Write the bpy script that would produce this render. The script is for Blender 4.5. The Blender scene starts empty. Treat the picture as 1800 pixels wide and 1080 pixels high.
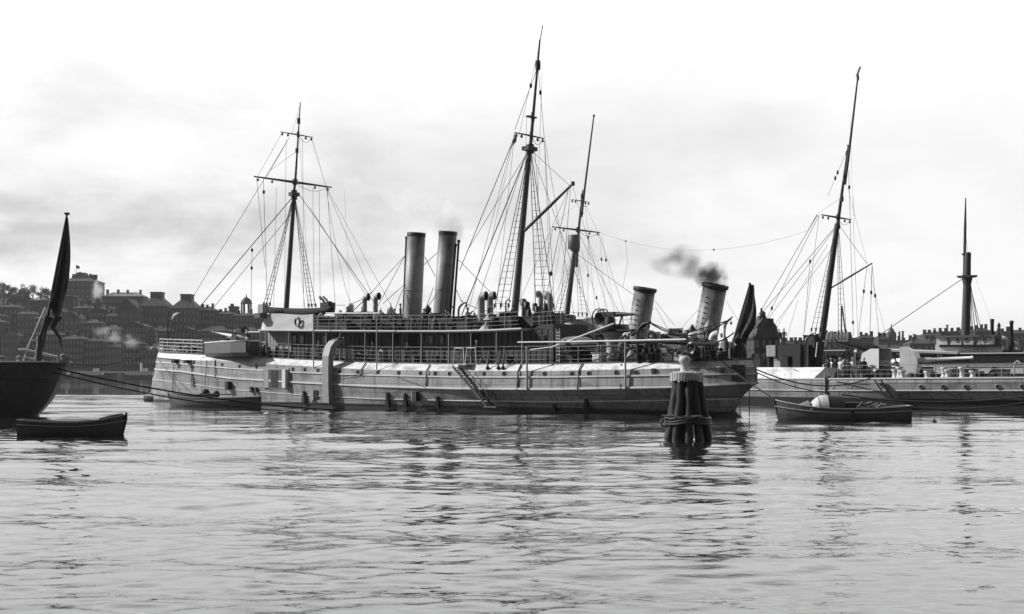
import bpy, math, random
import numpy as np
from mathutils import Vector, Matrix, noise
R = math.radians
random.seed(7)
scene = bpy.context.scene
COL = scene.collection
# ---------------------------------------------------------------- camera
F = 2200.0      # focal length in pixels of an 1800 px wide picture
HZ = 657.0      # row of the horizon
CAMZ = 3.0
cam = bpy.data.cameras.new('camera'); camo = bpy.data.objects.new('camera', cam); COL.objects.link(camo)
camo.location = (0, 0, CAMZ); camo.rotation_euler = (R(90), 0, 0)
cam.sensor_width = 36; cam.lens = 36 * F / 1800; cam.shift_y = (HZ - 540) / 1800
cam.clip_start = 0.5; cam.clip_end = 20000
scene.camera = camo
# ---------------------------------------------------------------- world, sun, exposure
SUN_EL, SUN_AZ = 34.0, 100.0        # azimuth counted from the camera side towards the left
sx, sy = -math.sin(R(SUN_AZ)), -math.cos(R(SUN_AZ))
w = bpy.data.worlds.new('World'); scene.world = w; w.use_nodes = True
nt = w.node_tree; nt.nodes.clear()
def N(nt, t, **k):
    n = nt.nodes.new(t)
    for a, b in k.items(): setattr(n, a, b)
    return n
def math_(nt, op, a, b=None, clamp=False):
    m = N(nt, 'ShaderNodeMath', operation=op); m.use_clamp = clamp
    for i, v in enumerate((a, b)):
        if v is None: continue
        if isinstance(v, (int, float)): m.inputs[i].default_value = v
        else: nt.links.new(v, m.inputs[i])
    return m.outputs[0]
sky = N(nt, 'ShaderNodeTexSky', sky_type='NISHITA'); sky.sun_disc = False
sky.sun_elevation = R(SUN_EL); sky.sun_rotation = math.atan2(sx, sy)
bw = N(nt, 'ShaderNodeRGBToBW'); nt.links.new(sky.outputs[0], bw.inputs[0])
tc = N(nt, 'ShaderNodeTexCoord'); sp = N(nt, 'ShaderNodeSeparateXYZ'); nt.links.new(tc.outputs['Generated'], sp.inputs[0])
zz = math_(nt, 'ADD', math_(nt, 'MAXIMUM', sp.outputs[2], 0.0), 0.34)
cb = N(nt, 'ShaderNodeCombineXYZ')
nt.links.new(math_(nt, 'DIVIDE', sp.outputs[0], zz), cb.inputs[0]); nt.links.new(math_(nt, 'DIVIDE', sp.outputs[1], zz), cb.inputs[1])
def cloud(scale, detail, loc, lo, hi, rough=.55):
    mp = N(nt, 'ShaderNodeMapping'); mp.inputs['Location'].default_value = loc; nt.links.new(cb.outputs[0], mp.inputs[0])
    n = N(nt, 'ShaderNodeTexNoise'); n.inputs['Scale'].default_value = scale; n.inputs['Detail'].default_value = detail
    n.inputs['Roughness'].default_value = rough; n.inputs['Distortion'].default_value = .3
    nt.links.new(mp.outputs[0], n.inputs[0])
    r = N(nt, 'ShaderNodeMapRange'); r.inputs[1].default_value = lo; r.inputs[2].default_value = hi; r.interpolation_type = 'SMOOTHSTEP'
    nt.links.new(n.outputs[0], r.inputs[0]); return r.outputs[0]
c1 = cloud(1.7, 7, (3.1, 1.2, 0), .42, .68)
c2 = cloud(5.0, 9, (0.3, 7.2, 4), .40, .72)
# the overcast is thicker low and to the left, thin and white high up and to the right
gl = math_(nt, 'MULTIPLY_ADD', sp.outputs[0], -1.1); gl.node.inputs[2].default_value = .62; gl.node.use_clamp = True
gh = math_(nt, 'MULTIPLY_ADD', sp.outputs[2], -3.7); gh.node.inputs[2].default_value = 1.45; gh.node.use_clamp = True
mask = math_(nt, 'MULTIPLY', gl, gh)
dk = math_(nt, 'MULTIPLY', mask, math_(nt, 'ADD', math_(nt, 'MULTIPLY', c1, .34), math_(nt, 'MULTIPLY', c2, .24)))
cl = math_(nt, 'MULTIPLY', math_(nt, 'SUBTRACT', 1.06, dk), 9.4)
# bright cloud bank over the far shore; unseen sky brightened for the water, darkened overhead and behind for contrast
up_ = N(nt, 'ShaderNodeMapRange'); up_.inputs[1].default_value = .50; up_.inputs[2].default_value = .82; up_.inputs[3].default_value = 1; up_.inputs[4].default_value = .08; up_.interpolation_type = 'SMOOTHSTEP'
nt.links.new(sp.outputs[2], up_.inputs[0])
hi_ = N(nt, 'ShaderNodeMapRange'); hi_.inputs[1].default_value = .17; hi_.inputs[2].default_value = .42; hi_.inputs[3].default_value = .76; hi_.inputs[4].default_value = 1.5; hi_.interpolation_type = 'SMOOTHSTEP'
nt.links.new(sp.outputs[2], hi_.inputs[0])
bk = N(nt, 'ShaderNodeMapRange'); bk.inputs[1].default_value = .45; bk.inputs[2].default_value = -.25; bk.inputs[3].default_value = 1; bk.inputs[4].default_value = .16; bk.interpolation_type = 'SMOOTHSTEP'
nt.links.new(sp.outputs[1], bk.inputs[0])
cl = math_(nt, 'MULTIPLY', math_(nt, 'MULTIPLY', math_(nt, 'MULTIPLY', cl, hi_.outputs[0]), up_.outputs[0]), bk.outputs[0])
mixc = math_(nt, 'ADD', cl, math_(nt, 'MULTIPLY', bw.outputs[0], 0.12))
bg = N(nt, 'ShaderNodeBackground'); bg.inputs[1].default_value = 0.1
nt.links.new(mixc, bg.inputs[0])
wo = N(nt, 'ShaderNodeOutputWorld'); nt.links.new(bg.outputs[0], wo.inputs[0])
sl = bpy.data.lights.new('sun', 'SUN'); sl.energy = 5.0; sl.angle = R(0.6); sl.color = (1, 1, 1)
so = bpy.data.objects.new('sun', sl); COL.objects.link(so)
sd = Vector((sx * math.cos(R(SUN_EL)), sy * math.cos(R(SUN_EL)), math.sin(R(SUN_EL))))
so.rotation_euler = sd.to_track_quat('Z', 'Y').to_euler(); so.location = (-60, 0, 80)
scene.view_settings.view_transform = 'Standard'; scene.view_settings.look = 'None'
scene.view_settings.exposure = 0.3; scene.view_settings.gamma = 1
scene.cycles.max_bounces = 8; scene.cycles.volume_bounces = 6; scene.cycles.transparent_max_bounces = 16
scene.cycles.volume_step_rate = 2.0; scene.cycles.volume_max_steps = 128
# ---------------------------------------------------------------- materials
MATS = {}
def mat(name, v, rough=.7, var=.0, scale=3.0, metal=0.0, streak=0.0, bump=0.0, spec=.3, stretch=(1, 1, 1), stain=0.0, sscale=.35, seams=0.0):
    m = bpy.data.materials.new(name); m.use_nodes = True; t = m.node_tree
    b = t.nodes['Principled BSDF']; b.inputs['Roughness'].default_value = rough; b.inputs['Metallic'].default_value = metal
    b.inputs['Specular IOR Level'].default_value = spec
    MATS[name] = m
    b.inputs['Base Color'].default_value = (v, v, v, 1)
    if not (var or streak or bump or stain): return m
    tcn = N(t, 'ShaderNodeTexCoord'); col = v
    def nz(sc, det, st, r=.6):
        mp = N(t, 'ShaderNodeMapping'); mp.inputs['Scale'].default_value = st; t.links.new(tcn.outputs['Object'], mp.inputs[0])
        n = N(t, 'ShaderNodeTexNoise'); n.inputs['Scale'].default_value = sc; n.inputs['Detail'].default_value = det; n.inputs['Roughness'].default_value = r
        t.links.new(mp.outputs[0], n.inputs[0]); return n.outputs[0]
    cur = None
    if var:
        n = nz(scale, 6, stretch)
        cur = math_(t, 'MULTIPLY', math_(t, 'ADD', math_(t, 'MULTIPLY', math_(t, 'SUBTRACT', n, .5), 2.6 * var), 1.0), v)
    if streak:
        n = nz(1.0, 5, (2.6, 2.6, .16))
        s = N(t, 'ShaderNodeMapRange'); s.inputs[1].default_value = .5; s.inputs[2].default_value = .72
        s.inputs[3].default_value = 1; s.inputs[4].default_value = 1 - streak; t.links.new(n, s.inputs[0])
        cur = math_(t, 'MULTIPLY', cur if cur is not None else v, s.outputs[0])
    if stain:
        n = nz(sscale, 7, (1, 1, 1.7), .65)
        s = N(t, 'ShaderNodeMapRange'); s.inputs[1].default_value = .52; s.inputs[2].default_value = .62
        s.inputs[3].default_value = 1; s.inputs[4].default_value = 1 - stain; t.links.new(n, s.inputs[0])
        cur = math_(t, 'MULTIPLY', cur if cur is not None else v, s.outputs[0])
    if seams:
        sx_ = N(t, 'ShaderNodeSeparateXYZ'); t.links.new(tcn.outputs['Object'], sx_.inputs[0]); cx_ = N(t, 'ShaderNodeCombineXYZ'); t.links.new(sx_.outputs[0], cx_.inputs[0]); t.links.new(sx_.outputs[2], cx_.inputs[1])
        bk_ = N(t, 'ShaderNodeTexBrick'); bk_.inputs['Scale'].default_value = 1; bk_.inputs['Brick Width'].default_value = 2.7; bk_.inputs['Row Height'].default_value = .72; bk_.inputs['Mortar Size'].default_value = .03; bk_.inputs['Mortar Smooth'].default_value = .6
        bk_.inputs['Color1'].default_value = (1, 1, 1, 1); bk_.inputs['Color2'].default_value = (.86, .86, .86, 1); bk_.inputs['Mortar'].default_value = (1 - seams,) * 3 + (1,)
        t.links.new(cx_.outputs[0], bk_.inputs[0]); bwn = N(t, 'ShaderNodeRGBToBW'); t.links.new(bk_.outputs[0], bwn.inputs[0]); cur = math_(t, 'MULTIPLY', cur, bwn.outputs[0])
    if cur is not None: t.links.new(cur, b.inputs['Base Color'])
    if bump:
        n = nz(scale * 1.3, 5, stretch)
        bp = N(t, 'ShaderNodeBump'); bp.inputs['Strength'].default_value = bump; bp.inputs['Distance'].default_value = .05
        t.links.new(n, bp.inputs['Height']); t.links.new(bp.outputs[0], b.inputs['Normal'])
    return m
mat('hull_grey', 0.26, .5, .22, 1.2, streak=.55, stain=.38, seams=.62, spec=.35, bump=.12)
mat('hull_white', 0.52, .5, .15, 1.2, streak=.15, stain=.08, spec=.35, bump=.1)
mat('hull_boot', .018, .5, .3, 2)
mat('hull_pale', 0.6, .5, .2, 1.5, streak=.4, stain=.4, sscale=.6)  # paler tone for the sloping upper hull strip and the raised deck
mat('deck_wood', 0.15, .8, .25, 4, stretch=(.3, 6, 1))
mat('white_paint', 0.52, .5, .08, 2)
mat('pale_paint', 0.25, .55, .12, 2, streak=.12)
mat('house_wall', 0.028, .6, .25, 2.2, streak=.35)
mat('grey_paint', 0.085, .5, .18, 2, streak=.2)
mat('dark_paint', 0.016, .5, .3, 2)
mat('black', .018, .6)
mat('mouth', .006, .9)
mat('glass_dark', .02, .15, spec=.5)
mat('funnel', 0.22, .5, .16, 1.4, streak=.35, bump=.1)
fm = MATS['funnel']; t_ = fm.node_tree; b_ = t_.nodes['Principled BSDF']; src = b_.inputs['Base Color'].links[0].from_socket
tc_ = N(t_, 'ShaderNodeTexCoord'); sz_ = N(t_, 'ShaderNodeSeparateXYZ'); t_.links.new(tc_.outputs['Generated'], sz_.inputs[0]); nn_ = N(t_, 'ShaderNodeTexNoise'); nn_.inputs['Scale'].default_value = 1.1; nn_.inputs['Detail'].default_value = 6; t_.links.new(tc_.outputs['Object'], nn_.inputs[0])
mr_ = N(t_, 'ShaderNodeMapRange'); mr_.inputs[1].default_value = 1.02; mr_.inputs[2].default_value = 1.5; mr_.inputs[3].default_value = 1; mr_.inputs[4].default_value = .18; t_.links.new(math_(t_, 'ADD', sz_.outputs[2], math_(t_, 'MULTIPLY', nn_.outputs[0], .8)), mr_.inputs[0])
t_.links.new(math_(t_, 'MULTIPLY', src, mr_.outputs[0]), b_.inputs['Base Color'])
mat('spar', 0.07, .6, .2, 3)
mat('spar_dark', 0.04, .6, .2, 3)
mat('rope', 0.02, .9)
mat('wire', .05, .8)
mat('canvas', 0.42, .9, .12, 2.5, bump=.3)
mat('canvas_dark', 0.022, .9, .3, 2.5, bump=.3)
mat('canvas_grey', 0.13, .9, .2, 2.5, bump=.3)
mat('flag_cloth', 0.035, .9, .25, 1.5)
mat('dark_hull', 0.05, .45, .25, .9, streak=.3, bump=.15, stain=.3)
mat('mid_hull', 0.085, .5, .2, 1.4, streak=.25, stain=.2)
mat('skiff_wood', 0.05, .55, .25, 2, streak=.2)
mat('pale_wood', 0.25, .6, .2, 3)
mat('pile_wood', 0.03, .85, .5, 2.2, stretch=(5, 5, .5), bump=.9)
mat('pile_wet', 0.014, .5, .4, 3, stretch=(4, 4, .6), bump=.7)
mat('zinc', 0.36, .6, .25, 7, bump=.4)
mat('skin', .28, .6)
mat('uniform', .022, .9)
mat('uniform_white', .6, .9)
mat('brick_dark', 0.03, .85, .2, .15)
mat('brick_mid', 0.05, .85, .2, .15)
mat('plaster', 0.09, .85, .15, .15)
mat('roof_dark', 0.025, .7, .2, .2)
mat('roof_mid', 0.06, .7, .2, .2)
mat('roof_pale', 0.18, .6, .2, .2)
mat('window_far', 0.16, .2, spec=.6)
mat('hill_rock', 0.02, .95, .5, .05)
mat('leaf', 0.045, .9, .4, .5)
mat('leaf_pale', .11, .9, .4, .5)
mat('bark', .05, .9)
mat('quay_stone', 0.13, .85, .25, .3)
mat('ferry_white', .62, .5, .1, .4)

# ---------------------------------------------------------------- helpers
class MB:
    def __init__(s): s.v = []; s.f = []; s.m = []; s.sm = []
    def add(s, vs, fs, mi=0, smooth=False):
        o = len(s.v); s.v += [tuple(p) for p in vs]; s.f += [tuple(i + o for i in f) for f in fs]
        s.m += [mi] * len(fs); s.sm += [smooth] * len(fs)
    def box(s, c, d, rz=0, ry=0, rx=0, mi=0, taper=1.0):
        M = Matrix.Translation(c) @ Matrix.Rotation(rz, 4, 'Z') @ Matrix.Rotation(ry, 4, 'Y') @ Matrix.Rotation(rx, 4, 'X')
        vs = [M @ Vector((x * d[0] / 2 * (taper if z > 0 else 1), y * d[1] / 2 * (taper if z > 0 else 1), z * d[2] / 2)) for z in (-1, 1) for y in (-1, 1) for x in (-1, 1)]
        s.add(vs, [(0, 2, 3, 1), (4, 5, 7, 6), (0, 1, 5, 4), (2, 6, 7, 3), (0, 4, 6, 2), (1, 3, 7, 5)], mi)
    def tube(s, pts, r, n=6, caps=True, mi=0, smooth=True, up=None):
        pts = [Vector(p) for p in pts]
        if not isinstance(r, (list, tuple)): r = [r] * len(pts)
        T = []
        for i in range(len(pts)):
            a = pts[max(i - 1, 0)]; b = pts[min(i + 1, len(pts) - 1)]; T.append((b - a).normalized())
        ref = Vector(up) if up else (Vector((0, 0, 1)) if abs(T[0].z) < .9 else Vector((1, 0, 0)))
        u = T[0].cross(ref).normalized(); vs = []
        for i, p in enumerate(pts):
            u = (u - T[i] * u.dot(T[i])).normalized(); v = T[i].cross(u)
            for k in range(n):
                a = 2 * math.pi * (k + .5) / n
                vs.append(p + (u * math.cos(a) + v * math.sin(a)) * r[i])
        fs = [(i * n + k, i * n + (k + 1) % n, (i + 1) * n + (k + 1) % n, (i + 1) * n + k) for i in range(len(pts) - 1) for k in range(n)]
        s.add(vs, fs, mi, smooth and n > 4)
        if caps:
            s.add(vs[:n], [tuple(range(n - 1, -1, -1))], mi); s.add(vs[-n:], [tuple(range(n))], mi)
    def lathe(s, c, prof, n=16, mi=0, tilt=None, smooth=True):
        M = Matrix.Translation(c) @ (tilt if tilt is not None else Matrix.Identity(4))
        vs = [M @ Vector((r * math.cos(2 * math.pi * k / n), r * math.sin(2 * math.pi * k / n), z)) for r, z in prof for k in range(n)]
        fs = [(i * n + k, i * n + (k + 1) % n, (i + 1) * n + (k + 1) % n, (i + 1) * n + k) for i in range(len(prof) - 1) for k in range(n)]
        s.add(vs, fs, mi, smooth)
    def poly(s, outline, ext, mi=0):
        n = len(outline); e = Vector(ext); vs = [Vector(p) for p in outline] + [Vector(p) + e for p in outline]
        s.add(vs, [tuple(range(n - 1, -1, -1)), tuple(range(n, 2 * n))] + [(i, (i + 1) % n, n + (i + 1) % n, n + i) for i in range(n)], mi)
    def grid(s, rows, mi=0, smooth=True, close=False):
        n = len(rows[0]); vs = [p for r in rows for p in r]
        fs = [(i * n + k, i * n + k + 1, (i + 1) * n + k + 1, (i + 1) * n + k) for i in range(len(rows) - 1) for k in range(n - 1)]
        s.add(vs, fs, mi, smooth)
    def sphere(s, c, r, n=10, mi=0, sz=1.0):
        s.lathe(c, [(r * math.sin(math.pi * i / 6) + .0001, -r * sz * math.cos(math.pi * i / 6)) for i in range(7)], n, mi)
    def obj(s, name, m, parent=None, loc=None):
        me = bpy.data.meshes.new(name); me.from_pydata(s.v, [], s.f)
        ms = m if isinstance(m, (list, tuple)) else [m]
        for x in ms: me.materials.append(MATS[x])
        me.polygons.foreach_set('material_index', s.m); me.polygons.foreach_set('use_smooth', s.sm); me.update()
        o = bpy.data.objects.new(name, me); COL.objects.link(o)
        if parent is not None: o.parent = parent
        if loc is not None: o.location = loc
        return o
def tag(o, label=None, cat=None, group=None, kind=None):
    for k, v in (('label', label), ('category', cat), ('group', group), ('kind', kind)):
        if v: o[k] = v
    return o
def empty(name, loc=(0, 0, 0), rz=0, label=None, cat=None, group=None):
    o = bpy.data.objects.new(name, None); COL.objects.link(o); o.location = loc; o.rotation_euler = (0, 0, rz)
    o.empty_display_size = .3
    return tag(o, label, cat, group)
def tube_obj(name, pts, r, m, parent=None, n=6):
    b = MB(); b.tube(pts, r, n); return b.obj(name, m, parent)
def sag(a, b, d, n=12):
    a = Vector(a); b = Vector(b); return [a.lerp(b, t / n) - Vector((0, 0, d * 4 * (t / n) * (1 - t / n))) for t in range(n + 1)]
def at(px, py, D):
    return Vector(((px - 900) / F * D, D, CAMZ + (HZ - py) / F * D))
def copy_tree(o, parent=None):
    c = o.copy(); COL.objects.link(c); c.parent = parent
    for ch in list(o.children): copy_tree(ch, c)
    return c
class Frame:
    def __init__(s, ox, oy, ang):
        s.o = Vector((ox, oy, 0)); s.a = ang; s.u = Vector((math.cos(ang), math.sin(ang), 0)); s.v = Vector((-math.sin(ang), math.cos(ang), 0))
    def pt(s, px, py, y=0.0):
        d = Vector(((px - 900) / F, 1, (HZ - py) / F)); c = Vector((0, 0, CAMZ))
        t = (y - (c - s.o).dot(s.v)) / d.dot(s.v); p = c + d * t
        return Vector(((p - s.o).dot(s.u), y, p.z))
    def world(s, p):
        return s.o + s.u * p[0] + s.v * p[1] + Vector((0, 0, p[2]))

# ---------------------------------------------------------------- water
def build_water():
    rng = np.random.RandomState(5)
    nr, nc = 760, 760
    D = 8.0 * (190 / 8.0) ** (np.arange(nr) / (nr - 1))
    a = np.linspace(-.78, .78, nc)
    X = D[:, None] * a[None, :]; Y = np.repeat(D[:, None], nc, 1)
    H = np.zeros_like(X); cell = np.gradient(D)[:, None]
    # wave packets: long low swell coming towards the camera, shorter chop across it
    for k in range(130):
        lam = 10 ** rng.uniform(math.log10(.32), math.log10(13))
        th = rng.normal(R(86), R(15)) if lam > 1.2 else rng.normal(R(90), R(25))
        kx, ky = 2 * math.pi / lam * math.cos(th), 2 * math.pi / lam * math.sin(th)
        A = .0018 * lam * (1.5 if lam > 5 else 1.1 if lam > 3 else (.82 if lam > 1 else 1.5))
        fade = np.clip((lam / cell - 2.1) / 2.0, 0, 1)
        ph = rng.uniform(0, 6.28)
        mod = .5 + .5 * np.sin(X * rng.uniform(-.10, .10) + Y * rng.uniform(-.22, .22) + rng.uniform(0, 6.28)); mod = mod ** (1 if lam > 3 else 2.6) * (1 if lam > 3 else 2.0)
        H += A * fade * mod * np.sin(kx * X + ky * Y + ph)
    edge = np.clip((.78 - np.abs(a)) / .06, 0, 1)[None, :] * np.clip((190 - D) / 25, 0, 1)[:, None] * np.clip((D - 8) / .6, 0, 1)[:, None]
    H *= edge
    V = np.stack([X, Y, H], -1).reshape(-1, 3)
    i = np.arange(nr - 1)[:, None] * nc + np.arange(nc - 1)[None, :]
    Fq = np.stack([i, i + 1, i + nc + 1, i + nc], -1).reshape(-1, 4)
    b = len(V)
    Wd = 4000.0
    extra = np.array([(-Wd, -300, 0), (Wd, -300, 0), (Wd, 690, 0), (-Wd, 690, 0)], float)
    bl, br, tl, tr = 0, nc - 1, (nr - 1) * nc, nr * nc - 1
    faces = [tuple(f) for f in Fq.tolist()]
    # flat rim joined to the fan's edge vertices
    left = [r * nc for r in range(nr)]; right = [r * nc + nc - 1 for r in range(nr)]
    bottom = list(range(nc)); top = list(range((nr - 1) * nc, nr * nc))
    E = [b, b + 1, b + 2, b + 3]
    faces.append(tuple([E[0]] + [E[1]] + bottom[::-1]))
    faces.append(tuple([E[1], E[2]] + right[::-1]))
    faces.append(tuple([E[2], E[3]] + top))
    faces.append(tuple([E[3], E[0]] + left))
    V = np.vstack([V, extra])
    me = bpy.data.meshes.new('water'); me.from_pydata(V.tolist(), [], faces)
    sm = np.ones(len(faces), bool); sm[-4:] = False
    me.polygons.foreach_set('use_smooth', sm); me.update()
    o = bpy.data.objects.new('water', me); COL.objects.link(o); tag(o, kind='structure', label='rippled grey harbour water')
    m = bpy.data.materials.new('harbour_water'); m.use_nodes = True; t = m.node_tree; p = t.nodes['Principled BSDF']
    p.inputs['Base Color'].default_value = (.012, .012, .012, 1); p.inputs['Coat Weight'].default_value = .5; p.inputs['Coat Roughness'].default_value = .02; p.inputs['Coat IOR'].default_value = 1.36; p.inputs['Roughness'].default_value = .02
    p.inputs['IOR'].default_value = 1.36; p.inputs['Specular IOR Level'].default_value = .62
    tcn = N(t, 'ShaderNodeTexCoord')
    def nz(sc, st, det, rot=0):
        mp = N(t, 'ShaderNodeMapping'); mp.inputs['Scale'].default_value = st; mp.inputs['Rotation'].default_value = (0, 0, rot); t.links.new(tcn.outputs['Object'], mp.inputs[0])
        n = N(t, 'ShaderNodeTexNoise'); n.inputs['Scale'].default_value = sc; n.inputs['Detail'].default_value = det; t.links.new(mp.outputs[0], n.inputs[0]); return n.outputs[0]
    h = math_(t, 'ADD', math_(t, 'MULTIPLY', nz(2.2, (.7, 1.5, 1), 3, .1), .014), math_(t, 'MULTIPLY', nz(7, (.7, 1.3, 1), 2, -.2), .0022))
    bp = N(t, 'ShaderNodeBump'); bp.inputs['Strength'].default_value = 1.0; bp.inputs['Distance'].default_value = 1.0
    # wind patches: ripples are stronger in some areas than in others
    patch = nz(.05, (.6, 1.6, 1), 3)
    pr = N(t, 'ShaderNodeMapRange'); pr.inputs[1].default_value = .4; pr.inputs[2].default_value = .62; pr.inputs[3].default_value = .25; pr.inputs[4].default_value = 1.5
    t.links.new(patch, pr.inputs[0])
    t.links.new(math_(t, 'MULTIPLY', h, pr.outputs[0]), bp.inputs['Height']); t.links.new(bp.outputs[0], p.inputs['Normal']); t.links.new(bp.outputs[0], p.inputs['Coat Normal'])
    me.materials.append(m)
build_water()
# ---------------------------------------------------------------- far shore: hill, quay, town
def tree_like_noise(x, s=1.0): return noise.noise(Vector((x * s, 3.7, 1.1)))
HILL = [(-700, 560), (-200, 505), (0, 512), (60, 520), (110, 520), (200, 528), (300, 545), (440, 556), (470, 566), (600, 600), (680, 625), (760, 640), (900, 645), (1100, 640), (1290, 620), (1400, 612), (1550, 606), (1620, 592), (1700, 584), (1800, 586), (2000, 590), (2600, 600)]
def hill_top(px): return np.interp(px, [h[0] for h in HILL], [h[1] for h in HILL])
def build_hill():
    b = MB(); rows = []
    Ds = [668, 680, 700, 725, 755, 790, 830, 870, 960, 1200]
    fr = [0.02, .03, .05, .09, .2, .42, .72, .97, 1.0, .8]
    for D, f in zip(Ds, fr):
        row = []
        for px in range(-700, 2601, 20):
            X = (px - 900) / F * 860
            top = CAMZ + (HZ - hill_top(px)) / F * 870
            z = 2.2 + (top - 2.2) * f + noise.noise(Vector((X * .03, D * .03, 0))) * 3.0 * f
            row.append((X * (D / 860) , D, max(z, 2.0)))
        rows.append(row)
    b.grid(rows, smooth=False)
    o = b.obj('hill', 'hill_rock'); tag(o, kind='structure', label='dark rocky hillside behind the town')
build_hill()
b = MB(); b.box((0, 690, .5), (3000, 60, 3.0)); tag(b.obj('quay', 'quay_stone'), kind='structure', label='low stone quay along the far shore')
b = MB(); b.box((0, 2500, -.4), (12000, 3640, 1.2)); tag(b.obj('ground', 'hill_rock'), kind='structure', label='dark land behind the far shore')

WIN = {}
def window_mesh(wd, ht):
    k = (round(wd, 1), round(ht, 1))
    if k not in WIN:
        b = MB(); b.box((0, 0, 0), (wd, .16, ht)); b.box((0, -.10, 0), (wd * .12, .05, ht), mi=1)
        b.box((0, -.05, -ht / 2 - .12), (wd * 1.3, .34, .2), mi=1)
        me = bpy.data.meshes.new('window'); me.from_pydata(b.v, [], b.f); me.materials.append(MATS['window_far']); me.materials.append(MATS['plaster'])
        me.polygons.foreach_set('material_index', b.m); WIN[k] = me
    return WIN[k]
def building(px0, px1, ytop, ybase, D, label, depth=14, roof='hip', rh=None, wall='brick_dark', roofm='roof_dark', wins=None, chim=2, name='house', ry=0, cat='house', group='houses on the far shore', skip=.0):
    X0 = (px0 - 900) / F * D; X1 = (px1 - 900) / F * D; W = X1 - X0; s = D / F
    zt = CAMZ + (HZ - ytop) * s; zb = CAMZ + (HZ - ybase) * s
    t = empty(name, ((X0 + X1) / 2, D, 0), ry, label, cat, group)
    h = zt - zb; rh = rh if rh is not None else min(W * .28, 5.0)
    b = MB(); b.box((0, depth / 2, (zb + zt) / 2 - 9), (W, depth, h + 18)); b.box((0, depth / 2, zt - .25), (W + .8, depth + .8, .5))
    if wins: 
        for k in range(1, wins[1]): b.box((0, depth / 2, zt - k * h / wins[1]), (W + .3, depth + .3, .22))
    b.obj('wall', wall, t)
    b = MB(); e = .5; w2 = W / 2 + e; y0 = -e; y1 = depth + e
    if roof == 'hip':
        ins = min(w2 * .8, depth * .42); vs = [(-w2, y0, zt), (w2, y0, zt), (w2, y1, zt), (-w2, y1, zt), (-w2 + ins, depth / 2, zt + rh), (w2 - ins, depth / 2, zt + rh)]
        b.add(vs, [(0, 1, 5, 4), (1, 2, 5), (2, 3, 4, 5), (3, 0, 4), (3, 2, 1, 0)])
    elif roof == 'gable':      # gable end faces the water
        vs = [(-w2, y0, zt), (w2, y0, zt), (0, y0, zt + rh), (-w2, y1, zt), (w2, y1, zt), (0, y1, zt + rh)]
        b.add(vs, [(0, 1, 2), (3, 5, 4), (0, 2, 5, 3), (1, 4, 5, 2), (0, 3, 4, 1)])
    elif roof == 'tower':      # steep pyramid cut off by a flat block
        k = .42; vs = [(-w2, y0, zt), (w2, y0, zt), (w2, y1, zt), (-w2, y1, zt)]
        c = depth / 2; vs += [(-w2 * k, c - depth * .2, zt + rh * .6), (w2 * k, c - depth * .2, zt + rh * .6), (w2 * k, c + depth * .2, zt + rh * .6), (-w2 * k, c + depth * .2, zt + rh * .6)]
        b.add(vs, [(0, 1, 5, 4), (1, 2, 6, 5), (2, 3, 7, 6), (3, 0, 4, 7), (3, 2, 1, 0)])
        b.box((0, c, zt + rh * .8), (W * k * 1.0, depth * .4, rh * .42)); b.box((0, c, zt + rh), (W * k * 1.12, depth * .46, .5))
    else:
        b.box((0, depth / 2, zt + .3), (W + .5, depth + .5, .6)); rh = .6
    rf = b.obj('roof', roofm, t)
    rnd = random.Random(int(px0 * 7 + ytop))
    for k in range(chim):
        cx = -W / 2 + W * (k + .5 + rnd.uniform(-.25, .25)) / chim; b = MB(); ch = rnd.uniform(1.6, 3.0) + rh * .55
        b.box((cx, depth * .35, zt + ch / 2), (rnd.uniform(1.2, 2.4), 1.2, ch)); b.box((cx, depth * .35, zt + ch + .15), (2.0, 1.5, .3)); b.obj('chimney', 'roof_dark', rf)
    if wins:
        nc, nr = wins
        ww = min(1.5, W / nc * .42); wh = min(2.3, h / nr * .55); me = window_mesh(ww, wh)
        for i in range(nc):
            for j in range(nr):
                if rnd.random() < skip: continue
                o = bpy.data.objects.new('window', me); COL.objects.link(o); o.parent = t
                o.location = (-W / 2 + W * (i + .5) / nc, -.1, zt - h * (j + .55) / nr)
    return t, zt, rh, W
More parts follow.
